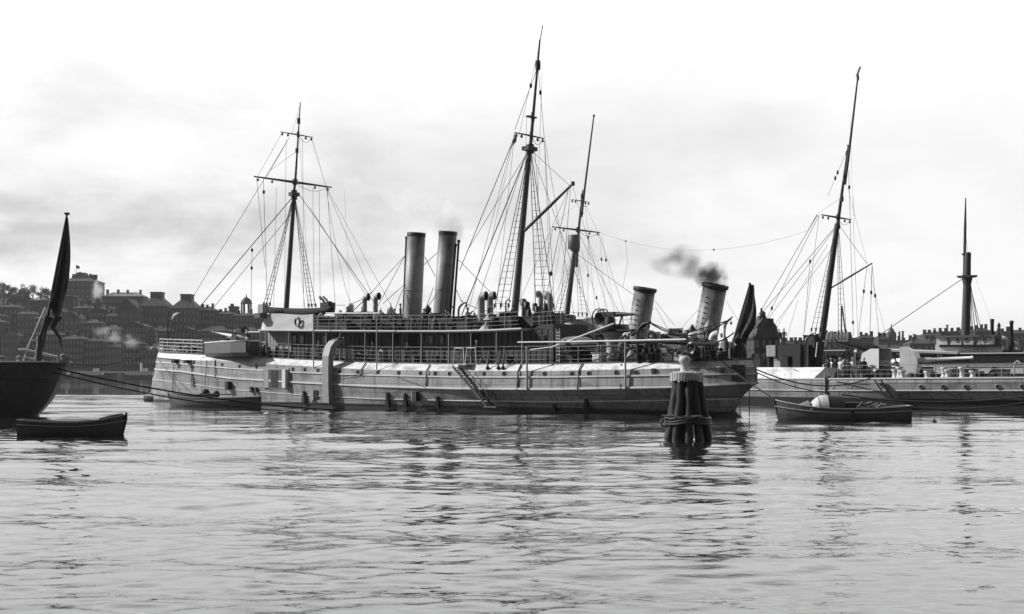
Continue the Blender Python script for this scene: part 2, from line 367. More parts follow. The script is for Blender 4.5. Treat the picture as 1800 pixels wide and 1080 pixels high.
def tree(px, ytop, ybase, D, wpx, label, m='leaf', seed=0, open_=.5):
    rnd = random.Random(seed * 13 + int(px)); s = D / F; X = (px - 900) * s; zb = CAMZ + (HZ - ybase) * s; zt = CAMZ + (HZ - ytop) * s; H = zt - zb; Wd = wpx * s / 2
    t = empty('tree', (X, D, zb - 2), 0, label, 'tree', 'trees on the hilltop')
    b = MB(); b.tube([(0, 0, -3), (.1, 0, H * .35), (0, 0, H * .7)], [.5, .35, .15], 6)
    for k in range(6):
        a = rnd.uniform(0, 6.28); z0 = H * rnd.uniform(.3, .55); b.tube([(0, 0, z0), (math.cos(a) * Wd * .4, math.sin(a) * Wd * .4, z0 + H * .15), (math.cos(a) * Wd * .75, math.sin(a) * Wd * .7, z0 + H * .28)], [.2, .12, .05], 5)
    b.obj('trunk', 'bark', t)
    b = MB(); cl = []
    for k in range(16 if open_ > .5 else 9):
        a = rnd.uniform(0, 6.28); rr = rnd.uniform(.1, .8); cl.append((math.cos(a) * Wd * rr, math.sin(a) * Wd * rr, H * (rnd.uniform(.3, .93) if open_ > .5 else rnd.uniform(.5, .92)) * (1 - .3 * rr * rr), Wd * rnd.uniform(.26, .46)))
    for cx, cy, cz, cr in cl:
        for j in range(int(70 * open_ + 30)):
            d = Vector((rnd.gauss(0, 1), rnd.gauss(0, 1), rnd.gauss(0, .7))); d = d / (d.length + .01) * cr * rnd.uniform(.4, 1.15)
            p = Vector((cx, cy, cz)) + d; q = rnd.uniform(.25, .55)
            u = Vector((rnd.gauss(0, 1), rnd.gauss(0, 1), rnd.gauss(0, 1))).normalized(); v = u.cross(Vector((rnd.gauss(0, 1), rnd.gauss(0, 1), rnd.gauss(0, 1)))).normalized()
            b.add([p - u * q, p + v * q * .6, p + u * q, p - v * q * .6], [(0, 1, 2, 3)])
    b.obj('crown', m, t)
# --- hilltop, left
t, zt, rh, W = building(108, 166, 494, 528, 880, 'big villa with a ragged domed roof and flag on the hilltop', 22, 'hip', 4, 'plaster', 'roof_mid', (7, 3), 5, name='villa', cat='villa')
tube_obj('flagpole', [(-4, 8, zt), (-4, 8, zt + 12)], .18, 'spar', t)
b = MB(); b.grid([[(-4 + i * .5, 8 + .2 * math.sin(i), zt + 11.8 - j * 1.1 - i * .15) for i in range(6)] for j in range(3)]); b.obj('flag', 'flag_cloth', t)
b = MB(); rnd = random.Random(2); b.box((0, 11, zt + 2.2), (15, 12, 4.4), taper=.8); b.box((-1, 11, zt + 5.2), (8.5, 8, 2.6), taper=.7)
for k in range(12): x_ = rnd.uniform(-9, 9); b.box((x_, rnd.uniform(4, 14), zt + 2.6 + (2.6 - abs(x_) * .25)), (rnd.uniform(.8, 1.8), 1.2, rnd.uniform(2, 4)))
b.obj('attic', 'roof_mid', t)
building(180, 250, 521, 548, 860, 'long low house with four chimneys on the hilltop beside the white smoke', 14, 'hip', 3.2, 'brick_mid', 'roof_pale', (12, 2), 4)
building(52, 84, 528, 540, 850, 'low shed with a pale sloping roof below the hilltop trees', 10, 'hip', 2.4, 'brick_dark', 'roof_pale', None, 0, name='shed', cat='shed')
building(108, 128, 521, 534, 840, 'low shed with a pale flat roof in front of the hilltop villa', 10, 'flat', 1, 'brick_dark', 'roof_pale', None, 0, name='shed', cat='shed')
for i, (px, yt, yb, wp, lb, m, op) in enumerate([
    (6, 487, 535, 34, 'dark bushy tree at the left edge of the hilltop', 'leaf', 1), (22, 496, 535, 26, 'dark tree with a pointed top on the hilltop', 'leaf', 1),
    (34, 500, 535, 22, 'small dark tree left of the airy hilltop trees', 'leaf', 1), (44, 491, 532, 20, 'airy pale tree, leftmost of the thin-crowned ones on the hill', 'leaf_pale', .3),
    (58, 494, 530, 22, 'airy tree with gaps of sky in its flat crown', 'leaf_pale', .3), (71, 496, 530, 20, 'small airy tree with a thin trunk beside the dark sail-like flag', 'leaf_pale', .3),
    (84, 500, 530, 22, 'dark rounded tree just left of the furled flag', 'leaf', 1), (46, 508, 545, 26, 'dark cone-shaped tree below the airy hilltop trees', 'leaf', 1), (102, 504, 534, 20, 'dark tree against the left end of the hilltop villa', 'leaf', 1),
    (172, 522, 545, 18, 'small bush below the white smoke plume on the hill', 'leaf', 1), (150, 520, 545, 30, 'wide dark tree below the domed villa', 'leaf', 1), (255, 530, 555, 24, 'dark tree right of the long hilltop house', 'leaf', 1),
    (15, 525, 560, 30, 'dark tree on the slope under the left edge of the hilltop', 'leaf', 1), (190, 545, 575, 28, 'dark tree on the slope left of the steep gable', 'leaf', 1), (215, 548, 578, 26, 'dark tree on the slope behind the steep gable', 'leaf', 1)]):
    tree(px, yt, yb, 845 + (i % 4) * 6, wp, lb, m, i, op)
# --- middle and lower rows, left
building(246, 292, 538, 600, 790, 'tall dark tenement under a truncated pyramid roof, left of its twin', 20, 'tower', 9, 'brick_mid', 'roof_dark', (6, 4), 0, name='tenement', cat='tenement')
building(300, 344, 542, 606, 785, 'tall dark tenement under a truncated pyramid roof, right of its twin', 20, 'tower', 9, 'brick_dark', 'roof_dark', (6, 5), 0, name='tenement', cat='tenement')
building(205, 244, 545, 600, 780, 'dark house with a steep gable and pale wall edge', 16, 'gable', 7, 'plaster', 'roof_dark', (4, 3), 1)
building(344, 378, 546, 612, 800, 'long dark tenement with small roof chimneys right of the twin tower roofs', 18, 'hip', 3, 'brick_mid', 'roof_dark', (6, 5), 3, name='tenement', cat='tenement')
building(378, 410, 552, 612, 800, 'dark tenement with rows of pale windows in the middle of the terrace', 18, 'hip', 2.5, 'brick_dark', 'roof_dark', (6, 5), 3, name='tenement', cat='tenement')
building(410, 448, 555, 612, 795, 'dark tenement below the open cupola', 18, 'hip', 2, 'brick_mid', 'roof_dark', (7, 5), 2, name='tenement', cat='tenement')
building(448, 500, 558, 620, 795, 'dark tenement behind the foremost shrouds at the end of the terrace', 18, 'hip', 2, 'brick_dark', 'roof_dark', (8, 5), 2, name='tenement', cat='tenement')
building(402, 416, 540, 560, 840, 'square block house rising above the terrace roofs', 8, 'flat', 1, 'brick_mid', 'roof_dark', None, 1)
b = MB(); e = empty('cupola', at(433, 557, 820), 0, 'slender open cupola tower with arched lantern on the skyline', 'tower')
b.box((0, 0, 0), (9, 9, 4)); b.obj('base', 'brick_mid', e)
for k in range(6):
    a = k * math.pi / 3 + .3; tube_obj('column', [(3 * math.cos(a), 3 * math.sin(a), 2), (3 * math.cos(a), 3 * math.sin(a), 8.5)], .55, 'brick_mid', e)
b = MB(); b.lathe((0, 0, 8.4), [(3.9, 0), (3.8, .7), (3.2, 2.2), (1.9, 3.6), (.5, 4.4), (.15, 6.5), (.01, 6.6)], 12); b.obj('dome', 'roof_dark', e)
low = [(-60, 0, 566, 650, 700, 'brick_dark', 8, 6, 'broad dark tenement mostly cut by the left edge'), (0, 30, 540, 600, 770, 'brick_mid', 4, 4, 'dark tenement high on the slope at the left edge'),
       (30, 58, 552, 612, 760, 'plaster', 4, 5, 'narrow plastered tenement on the slope behind the furled flag'),
       (2, 30, 590, 655, 700, 'plaster', 4, 4, 'pale block on the waterfront above the dark stern'), (30, 62, 600, 657, 705, 'brick_mid', 5, 4, 'dark waterfront house behind the flagstaff foot'),
       (62, 104, 588, 657, 700, 'brick_dark', 7, 5, 'dark waterfront tenement with window rows right of the flagstaff'), (104, 146, 596, 657, 698, 'brick_mid', 7, 5, 'waterfront tenement with many columns of windows'),
       (146, 178, 600, 657, 700, 'brick_dark', 6, 4, 'waterfront tenement left of the drifting white smoke'), (178, 214, 610, 657, 702, 'plaster', 6, 3, 'plastered low waterfront house under the drifting smoke'),
       (214, 246, 604, 657, 700, 'brick_dark', 5, 4, 'dark waterfront house behind the little steam ferry'), (246, 300, 612, 657, 700, 'brick_mid', 8, 3, 'wide waterfront warehouse behind the big ship bow'),
       (300, 380, 614, 657, 702, 'brick_dark', 11, 3, 'long low warehouse seen above the foredeck railing'), (380, 460, 616, 657, 702, 'brick_mid', 11, 3, 'long low warehouse behind the foredeck gun'),
       (112, 140, 560, 590, 750, 'plaster', 3, 2, 'small house with a lit plaster gable halfway up the slope'), (142, 176, 568, 596, 748, 'brick_mid', 4, 2, 'small dark house halfway up the slope'),
       (60, 86, 560, 592, 752, 'brick_mid', 3, 2, 'small square house behind the furled flag')]
for k, (a, c, yt, yb, D, wl, nc, nr, lb) in enumerate(low):
    building(a, c, yt, yb, D, lb, 14, 'gable' if k in (13,) else 'hip', 4 if k in (13,) else 2.4, wl, 'roof_dark', (nc, nr), 2)
fill = [(86, 112, 548, 590, 765, 'narrow dark tenement on the middle slope, just right of the furled flag'), (128, 160, 542, 578, 792, 'dark tenement on the slope beneath the domed villa'), (158, 190, 548, 590, 780, 'dark tenement on the slope beneath the white hilltop smoke'),
        (186, 206, 556, 604, 768, 'narrow dark tenement at the foot of the steep gable'), (176, 214, 580, 615, 735, 'squat dark block between the slope and the waterfront, left of the big bow'), (214, 256, 574, 615, 730, 'squat dark block right above the little steam ferry'), (-40, 4, 556, 610, 752, 'dark tenement on the slope, cut by the left edge'),
        (252, 300, 582, 618, 738, 'wide dark block below the left twin tower roof'), (300, 352, 584, 618, 742, 'wide dark block below the right twin tower roof'), (352, 402, 582, 618, 736, 'wide dark block below the long terrace'), (402, 460, 584, 618, 738, 'wide dark block below the open cupola tower')]
for k, (a, c, yt, yb, D, lb) in enumerate(fill): building(a, c, yt, yb, D, lb, 14, ('hip', 'hip', 'gable')[k % 3], 3.0, ('brick_dark', 'brick_mid')[k % 2], 'roof_dark', (max(3, int((c - a) / 6)), 4), 2)
# --- right skyline
building(1326, 1370, 592, 660, 300, 'dark gabled warehouse with three roof turrets and a round finial', 16, 'hip', 3.4, 'brick_dark', 'roof_dark', (4, 3), 0, name='warehouse', cat='warehouse')
t = bpy.data.objects['warehouse']; z0 = CAMZ + (HZ - 592) * 300 / F
b = MB(); b.poly([(-2.9, -.6, z0 - .2), (2.9, -.6, z0 - .2), (2.3, -.6, z0 + 2.2), (-2.3, -.6, z0 + 2.2)], (0, 9, 0)); b.obj('gable', 'brick_mid', t)
b = MB(); b.poly([(-2.6, 0, z0 + 2.2), (2.6, 0, z0 + 2.2), (.9, 0, z0 + 4.4), (-.9, 0, z0 + 4.4)], (0, 9, 0)); b.box((-.4, 4, z0 + 4.6), (1.6, 3, 1)); b.box((2.1, 4, z0 + 3.4), (.6, .6, 2.2)); b.box((-2.2, 4, z0 + 3.2), (.5, .5, 1.6)); b.obj('roof', 'roof_dark', t)
b = MB(); b.sphere((-.2, 4, z0 + 5.6), .75, 8); b.obj('finial', 'roof_dark', t)
sk = [(1374, 1396, 604, 'low house with two stubby chimneys right of the gabled warehouse'), (1396, 1424, 600, 'house with stepped chimneys left of the aft mast'), (1424, 1452, 598, 'house behind the foot of the aft mast'),
      (1452, 1476, 592, 'taller roof block just right of the aft mast'), (1476, 1512, 602, 'low roof behind the crowded gangway'), (1512, 1540, 594, 'broad block with flat roof left of the notch in the skyline'),
      (1545, 1562, 596, 'small block right of the notch in the skyline'), (1562, 1600, 600, 'low roofs around the church spire'), (1600, 1626, 600, 'low roofs at the foot of the right hand hill'),
      (1626, 1652, 590, 'house on the left slope of the right hand hill'), (1652, 1684, 584, 'house with crowded chimneys on the right hand hill'), (1684, 1716, 584, 'house on the hill behind the thick mast'),
      (1716, 1742, 582, 'house on the hill left of the two thin funnels'), (1742, 1772, 584, 'house on the hill between the two thin funnels'), (1772, 1820, 586, 'house on the hill at the right edge'),
      (1372, 1420, 616, 'warehouse in front of the skyline, left of the aft mast'), (1420, 1500, 612, 'long warehouse behind the gangway'), (1500, 1600, 614, 'long warehouse behind the white gun shield'), (1290, 1330, 612, 'dark house beside the furled stern flag'),
      (1230, 1290, 622, 'low dark shed roofs between funnel and stern flag'), (1090, 1160, 628, 'low far roofs behind the afterdeck'), (1600, 1700, 604, 'terrace of houses below the right hand hill'), (1700, 1810, 604, 'terrace of houses under the hill at the right edge')]
for k, (a, c, yt, lb) in enumerate(sk):
    D = 820 if k < 15 else 720
    building(a, c, yt, yt + 50, D + (k % 3) * 7, lb, 14, 'flat' if k % 3 == 1 else 'hip', 2.5, ('brick_dark', 'brick_mid')[k % 2], 'roof_dark', (5, 3) if k < 15 else (9, 3), 3 if k < 15 else 4, group='houses on the right hand skyline')
def spire(px, ytop, ybody, ybase, D, w, label, m='roof_dark'):
    s = D / F; t = empty('church_tower', ((px - 900) * s, D, 0), 0, label, 'church tower')
    z1 = CAMZ + (HZ - ybody) * s; z2 = CAMZ + (HZ - ytop) * s; z0 = CAMZ + (HZ - ybase) * s
    b = MB(); b.box((0, 0, (z0 + z1) / 2), (w, w, z1 - z0)); b.obj('shaft', 'brick_mid', t)
    b = MB(); b.lathe((0, 0, z1), [(w * .62, 0), (w * .6, (z2 - z1) * .12), (w * .34, (z2 - z1) * .3), (w * .36, (z2 - z1) * .42), (w * .1, (z2 - z1) * .6), (w * .04, z2 - z1)], 8); b.obj('spire', m, t)
spire(1567, 570, 587, 602, 900, 5.5, 'pointed church spire alone above the right hand roofs')
spire(687, 532, 550, 645, 1500, 7, 'hazy church spire left of the first funnel, taller of two'); spire(669, 540, 552, 645, 1500, 6, 'hazy church spire left of the first funnel, shorter of two')
for px, yt in ((1581, 584), (1587, 583), (1607, 588), (1643, 578), (1665, 572)):
    s = 850 / F; b = MB(); b.tube([(0, 0, 0), (0, 0, (604 - yt) * s)], [.9, .6], 8); b.box((0, 0, (604 - yt) * s), (1.6, 1.6, .5)); o = b.obj('factory_chimney', 'brick_dark', None, ((px - 900) * s, 850, CAMZ + (HZ - 604) * s))
    tag(o, {1581: 'thin chimney right of the church spire, left of a pair', 1587: 'thin chimney right of the church spire, right of a pair', 1607: 'short lone chimney over the low right hand roofs', 1643: 'slim chimney on the slope of the right hand hill', 1665: 'tallest slim chimney on the right hand hill'}[px], 'chimney', 'thin chimneys on the skyline')
# --- little boats along the far quay
def ferry(px0, px1, D, label, ysup=652, fun=True):
    s = D / F; L = (px1 - px0) * s; t = empty('steam_ferry', (((px0 + px1) / 2 - 900) * s, D, 0), 0, label, 'ferry', 'boats along the far quay')
    rows = [[(x * L / 2 * k, -2.2 * (1 - abs(x) ** 3) * (.8 + .2 * z / 2), z + (.5 * abs(x) ** 2 if z > 1 else 0)) for x in np.linspace(-1, 1, 15)] for z, k in ((-.3, .95), (.6, .98), (2.2, 1))]
    b = MB(); b.grid(rows); b.grid([[(p[0], -p[1], p[2]) for p in r] for r in rows]); b.grid([[rows[2][i] for i in range(15)], [(p[0], -p[1], p[2]) for p in rows[2]]]); b.obj('hull', 'grey_paint', t)
    b = MB(); b.box((-L * .05, 0, 3.0), (L * .55, 2.8, 1.8)); b.box((-L * .05, 0, 4.1), (L * .62, 3.4, .25)); b.box((L * .05, 0, 4.9), (L * .12, 2, 1.6)); b.obj('cabin', 'ferry_white', t)
    if fun: tube_obj('funnel', [(L * .0, 0, 4), (-.2 + L * .0, 0, 8.5)], .6, 'ferry_white', t, 8)
ferry(206, 292, 640, 'pale steam ferry with grey hull beyond the big bow'); ferry(104, 128, 655, 'small white motor boat by the far quay behind the dark stern', fun=False)
ferry(130, 200, 652, 'low grey lighter lying along the far quay', fun=False)
# ---------------------------------------------------------------- hull tools
def interp(x, tab): return float(np.interp(x, [t[0] for t in tab], [t[1] for t in tab]))
def strips(b, rows, mi=0):
    for a, c in zip(rows[:-1], rows[1:]): b.grid([a, c], mi)
def mirror(rows): return [[(p[0], -p[1], p[2]) for p in r] for r in rows]
# ---------------------------------------------------------------- ship A: big two-funnel gunboat
A = Frame(-38.7, 134.7, math.atan2(-.677, .739))
LA = 74.8
zdA = [(0, 5.4), (10, 5.05), (20, 4.67), (30, 4.27), (40, 3.92), (50, 3.76), (60, 3.72), (70, 3.84), (75, 4.0)]
zbA = [(0, 4.75), (10, 4.4), (20, 4.15), (30, 3.7), (40, 3.33), (50, 3.2), (60, 3.2), (70, 3.35), (75, 3.45)]
zlA = [(0, 4.3), (10, 4.0), (20, 3.5), (30, 3.12), (40, 2.88), (50, 2.74), (60, 2.75), (70, 2.9), (75, 3.0)]
zsA = [(0, 3.5), (10, 3.25), (20, 2.57), (30, 2.24), (40, 1.97), (50, 1.85), (60, 1.88), (70, 2.1), (75, 2.4)]
zwA = [(0, 2.4), (10, 2.1), (20, 1.5), (30, 1.15), (40, .9), (50, .88), (60, .93), (68, 1.1), (75, 1.3)]
BA = [(0, .06), (1, .55), (3, 1.35), (6, 2.2), (10, 3.0), (15, 3.6), (20, 3.9), (30, 4.1), (50, 4.1), (58, 3.95), (64, 3.6), (69, 2.9), (72.5, 2.0), (74.2, 1.1), (74.8, .05)]
BWA = [(0, .05), (2, .75), (6, 1.75), (10, 2.6), (15, 3.3), (20, 3.75), (30, 4.0), (38, 3.85), (46, 3.35), (54, 2.8), (60, 2.25), (64, 1.8), (68, 1.4), (71, .5), (72.6, .12), (74.8, .06)]
def zdeck(s): return interp(s, zdA)
def tumA(s): return .2 + .75 * min(1, max(0, (s - 6) / 14)) * min(1, max(0, (74.8 - s) / 8))
def rowsA(s):
    B, BW = interp(s, BA), interp(s, BWA); zk = .28 + .12 * min(1, max(0, (s - 20) / 10)); e = math.exp(-s / 2.2)
    bow = lambda k: k * e
    sc = lambda k: s if s < 60 else 60 + (s - 60) * (1 - k)     # counter stern: lower rows end earlier
    return [(sc(.13) + bow(-.6), -BW * .45, -2.2), (sc(.13) + bow(-.7), -BW * .93, -.6), (sc(.12) + bow(-.5), -BW, .0), (sc(.115) + bow(-.35), -(BW * .93 + B * .07), zk),
            (sc(.09) + bow(.1), -(BW * .55 + B * .45), interp(s, zwA)), (sc(.0) + bow(.7), -B, interp(s, zsA)), (sc(0) + bow(1.0), -B * .995, interp(s, zlA)),
            (sc(0.005) + bow(1.1), -B * .985, interp(s, zbA)), (sc(.02) + bow(1.35), -max(.03, B - tumA(s)), interp(s, zdA))]
def hullyA(s, z):
    r = rowsA(s)
    return -float(np.interp(z, [p[2] for p in r], [-p[1] for p in r]))
def hpA(px, py, off=0.0):
    y = -3.8
    for _ in range(7):
        p = A.pt(px, py, y); y = hullyA(p.x, p.z) - off
    p = A.pt(px, py, y); return p
def edgeA(s, k=0.0, dz=0.0):
    r = rowsA(s)[-1]; return Vector((r[0], r[1] + k, r[2] + dz))
shipA = empty('gunboat', A.o, A.a, 'pale grey gunboat with two tall upright funnels, covered promenade and long high bow', 'warship')
ST = sorted(set([0, .3, .6, 1, 1.5, 2, 3, 4, 5] + list(range(6, 70, 2)) + [70, 71, 72, 73, 73.6, 74.2, 74.6, 74.8]))
RA = [rowsA(s) for s in ST]; RT = list(map(list, zip(*RA)))
b = MB()
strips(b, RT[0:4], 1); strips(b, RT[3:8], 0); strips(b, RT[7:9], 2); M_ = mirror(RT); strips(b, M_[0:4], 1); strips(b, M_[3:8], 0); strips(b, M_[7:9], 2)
strips(b, [RT[0], M_[0]], 1)
b.obj('hull', ['hull_grey', 'hull_boot', 'hull_pale'], shipA)
b = MB(); dl = [[(p[0], p[1] * .985, p[2] - .02) for p in RT[8]], [(p[0], 0, p[2] + .08) for p in RT[8]], [(p[0], -p[1] * .985, p[2] - .02) for p in RT[8]]]
b.grid(dl); b.obj('main_deck', 'deck_wood', shipA)
def sweep(row, r, name, m, d=(0, 0), n=4, parent=shipA, both=True):
    b = MB()
    for sg in ((1, -1) if both else (1,)):
        b.tube([(p[0], sg * (p[1] - d[0]), p[2] + d[1]) for p in row], r, n, smooth=False)
    return b.obj(name, m, parent)
for k, r, nm in ((8, .085, 'deck_edge_rail'), (6, .075, 'rubbing_strake'), (5, .10, 'rubbing_strake'), (4, .045, 'rubbing_strake')):
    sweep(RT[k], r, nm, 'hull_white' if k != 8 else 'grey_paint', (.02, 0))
sweep(RT[7][:12], .06, 'rubbing_strake', 'dark_paint', (.02, .0))
# black fender board along the waterline
sweep([p for p in RT[3] if 14 < p[0] < 68], .07, 'waterline_board', 'hull_boot', (.03, .02))
b = MB(); b.tube([(-1.25, 0, .15), (-.9, 0, .35), (.2, 0, .45), (1.6, 0, .5)], [.3, .55, .62, .45], 10); b.obj('ram', 'hull_boot', shipA)
# portholes
def disc(name, p, r, nrm, parent, m='mouth', rim='hull_grey', d=.03):
    q = Vector(nrm).normalized(); T = q.to_track_quat('Z', 'Y').to_matrix().to_4x4()
    b = MB(); b.lathe(p, [(r * 1.22, -.04), (r * 1.22, d), (r, d + .01)], 12, 1, T); b.lathe(p, [(r, d), (.001, d)], 12, 0, T)
    return b.obj(name, [m, rim], parent)
for px, py in [(391, 641), (421, 644), (451, 645), (515, 649), (536, 649.5), (559, 651), (597, 654), (629, 654), (664, 655), (701, 655.5), (739, 656), (765, 656.5), (790, 657), (851, 657), (886, 657), (957, 657), (1005, 657), (1035, 656.5), (1083, 655), (1118, 655)]:
    p = hpA(px, py, .0); disc('porthole', p, .17, (0, -1, .05), shipA)
for px, py, wd, ht in [(1149, 652.5, .32, .36), (1269, 651, .3, .35)]:
    p = hpA(px, py); b = MB(); b.box(p, (wd, .1, ht)); b.obj('side_window', 'glass_dark', shipA)
p = hpA(1298, 656); b = MB(); b.box(p, (.9, .14, 1.1), math.radians(24)); b.obj('stern_port', 'glass_dark', shipA)
# discharge chutes: dark tapering fins above the waterline
for px, y0, y1 in [(683, 690, 716), (714, 692, 716), (771, 697, 718), (975, 712, 724), (1032, 701, 724), (536, 688, 708), (452, 681, 690), (444, 680, 690)]:
    a = hpA(px, y0); c = hpA(px, y1); h = a.z - c.z; b = MB()
    b.poly([(a.x - .07, a.y - .03, a.z), (a.x + .09, a.y - .03, a.z), (c.x + .28, c.y - .05, c.z), (c.x - .2, c.y - .05, c.z)], (0, -.2, 0)); b.obj('discharge_chute', 'black', shipA)
for px, py in [(735, 697), (405, 678)]:
    p = hpA(px, py); b = MB(); b.box(p + Vector((0, -.2, 0)), (.42, .5, .75)); b.box(p + Vector((-.28, -.2, 0)), (.07, .52, .8), mi=1); b.obj('scupper_box', ['black', 'pale_paint'], shipA)
# white inlet frame low on the side
for px in (550, ):
    p = hpA(px, 695); b = MB(); b.box(p + Vector((0, -.06, 0)), (.5, .2, .9)); b.box(p + Vector((.55, -.04, .1)), (.35, .12, .7), mi=1); b.obj('inlet_box', ['pale_paint', 'dark_paint'], shipA)
# embrasure with open port door
a = hpA(466, 645); c = hpA(508, 682); zt_, zb_ = 3.05, 1.55
def quad_side(px0, px1, y0, y1, off, th, name, m, parent=shipA):
    q = [hpA(px0, y0), hpA(px1, y0), hpA(px1, y1), hpA(px0, y1)]
    b = MB(); b.poly([(v.x, v.y - off, v.z) for v in q], (0, -th, 0)); return b.obj(name, m, parent)
quad_side(464, 509, 647, 683, .0, .07, 'port_frame', 'pale_paint'); quad_side(475, 499, 650, 681, .06, .05, 'port_opening', 'grey_paint')
quad_side(478, 490, 651, 680, .10, .04, 'port_door', 'dark_paint'); quad_side(502, 508, 650, 682, .07, .35, 'port_door', 'white_paint'); quad_side(465, 474, 650, 682, .07, .06, 'port_door', 'pale_paint')
quad_side(434, 463, 649, 682, .0, .04, 'side_plate', 'hull_grey')
# curved bin / coal chute against the side
P = [hpA(577, 704), hpA(577, 690), hpA(577, 678), hpA(577, 655)]; x0 = P[2].x; b = MB()
prof = [(-4.08, .5), (-4.12, 1.2), (-4.15, 2.2), (-4.15, 3.4), (-4.12, 4.5), (-3.98, 5.05), (-3.7, 5.42), (-3.3, 5.6), (-2.95, 5.58)]
outer = [Vector((0, y - .55, z)) for y, z in prof[:5]] + [Vector((0, -4.42, 5.3)), Vector((0, -3.95, 5.82)), Vector((0, -3.3, 6.05)), Vector((0, -2.9, 6.0))]
inner = [Vector((0, y, z)) for y, z in prof]
for xx in (x0 - .1, x0 + .75):
    b.grid([[Vector((xx, p.y, p.z)) for p in outer], [Vector((xx, p.y, p.z)) for p in inner]], smooth=False)
b.grid([[Vector((x0 - .1, p.y, p.z)) for p in outer], [Vector((x0 + .75, p.y, p.z)) for p in outer]], smooth=False)
b.grid([[Vector((x0 - .1, p.y, p.z)) for p in inner], [Vector((x0 + .75, p.y, p.z)) for p in inner]], smooth=False)
b.box((x0 + .33, -2.95, 5.85), (1.0, .2, .55)); ch = b.obj('ash_chute', 'pale_paint', shipA)
b = MB(); b.box((x0 + .33, -3.15, 6.02), (.9, .9, .12)); b.obj('chute_lid', 'dark_paint', ch)
# ropes, hoses and poles hanging on the side
for pts, r, m in [([(643, 638), (636, 648), (634, 661)], .05, 'rope'), ([(756, 641), (750, 652), (748, 686)], .05, 'rope'), ([(916, 641), (911, 652), (909, 686)], .055, 'rope'), ([(1024, 639), (1018, 650), (1015, 684)], .05, 'rope'),
                  ([(363, 633), (362, 655), (360, 690)], .03, 'rope'), ([(378, 633), (378, 662)], .05, 'dark_paint'), ([(305, 640), (304, 695)], .03, 'rope'), ([(1092, 640), (1091, 683)], .05, 'rope'),
                  ([(315, 640), (304, 665), (302, 690)], .02, 'rope'), ([(296, 655), (304, 668), (318, 693)], .02, 'rope'), ([(655, 655), (600, 663), (560, 668)], .02, 'rope'), ([(700, 664), (725, 672), (745, 680)], .02, 'rope')]:
    b = MB(); b.tube([hpA(x, y, .14) for x, y in pts], r, 5); b.obj('hanging_rope', m, shipA)
for px, y0, y1, off, r in [(663, 553, 650, .1, .055), (552, 555, 646, .05, .055), (927, 612, 686, .15, .075), (1100, 598, 684, .15, .075)]:
    a = hpA(px, min(y1, 655), off); x = a.x; zt = A.pt(px, y0, a.y).z; zb = A.pt(px, y1, a.y).z
    b = MB(); b.tube([(x, a.y - .05, zb), (x, a.y - .05, zt)], r, 6); b.lathe((x, a.y - .05, zt), [(r * 1.4, -.1), (r * 1.4, .1)], 8); b.obj('boom_post', 'pale_paint', shipA)
# jacob's ladder at the bow
b = MB(); q0 = hpA(339, 633, .12); q1 = hpA(339, 680, .12)
for dx in (-.19, .19): b.tube([(q0.x + dx, q0.y, q0.z), (q1.x + dx, q1.y, q1.z)], .03, 4)
for k in range(13):
    q = q0.lerp(q1, (k + .5) / 13); b.box(q, (.42, .08, .06))
b.obj('rope_ladder', 'rope', shipA)
b = MB()
for px in (312, 333):
    q = hpA(px, 636); b.box(q + Vector((0, -.25, 0)), (.55, .6, .32))
b.obj('side_bracket', 'dark_paint', shipA)
# little dark anchor at the hawse
# ---------------------------------------------------------------- railings
def railing(pts, h, n, sp, name, m, parent, r=.017, rp=.028):
    b = MB(); pts = [Vector(p) for p in pts]
    for k in range(1, n + 1):
        b.tube([p + Vector((0, 0, h * k / n)) for p in pts], r * (1.3 if k == n else 1), 4, False)
    L = 0.0; nxt = 0.0
    for a, c in zip(pts[:-1], pts[1:]):
        d = (c - a).length
        while nxt <= L + d:
            p = a.lerp(c, (nxt - L) / d); b.tube([p, p + Vector((0, 0, h))], rp, 5, False); nxt += sp
        L += d
    return b.obj(name, m, parent)
def deckline(s0, s1, k=.1, step=1.5, side=1, dz=.0):
    n = max(2, int((s1 - s0) / step)); out = []
    for i in range(n + 1):
        e = edgeA(s0 + (s1 - s0) * i / n); out.append(Vector((e.x, (e.y + k) * side, e.z + dz)))
    return out
sAft = 73.4
railing(deckline(1.6, 13.6), 1.35, 4, 1.9, 'bow_railing', 'white_paint', shipA, .035, .04)
railing(deckline(1.6, 24, side=-1), 1.35, 4, 1.9, 'bow_railing', 'white_paint', shipA, .035, .04)
railing(deckline(24.5, 59), 1.32, 4, 2.3, 'deck_railing', 'pale_paint', shipA)
railing(deckline(59.5, sAft), 1.25, 4, 2.0, 'deck_railing', 'pale_paint', shipA)
railing(deckline(58, sAft, side=-1), 1.3, 4, 2.3, 'deck_railing', 'pale_paint', shipA)
# ---------------------------------------------------------------- sponson with gun
pa = A.pt(366, 612, -3.9); pb = A.pt(437, 612, -4.6)
sx0, sx1 = 14.6, 21.0; zs0 = A.pt(400, 627, -4.6).z; zs1 = A.pt(400, 601, -4.6).z
xa = A.pt(363, 612, -3.0).x; xb = A.pt(405, 612, -5.0).x; xc = A.pt(432, 612, -5.0).x; xd = A.pt(447, 612, -3.2).x
out = [(xa, -2.6), (xa + .1, -3.3), (xb, -5.0), (xc, -5.0), (xd, -3.6), (xd + .2, -2.6)]
b = MB(); 
low_ = [(x, y * (.93 if y < -3 else 1), zs0) for x, y in out]; mid_ = [(x, y, zs0 + .35) for x, y in out]; up_ = [(x, y, zs1) for x, y in out]
b.grid([low_, mid_, up_], smooth=False); b.add(low_, [tuple(range(6))], 0)
b.add([(x * 1.0, y * .985, zs0 + .5) for x, y in out], [tuple(range(6))], 0)
b.grid([[(x, y * .97, zs0 + .5) for x, y in out], [(x, y * .97, zs1) for x, y in out], up_], smooth=False)
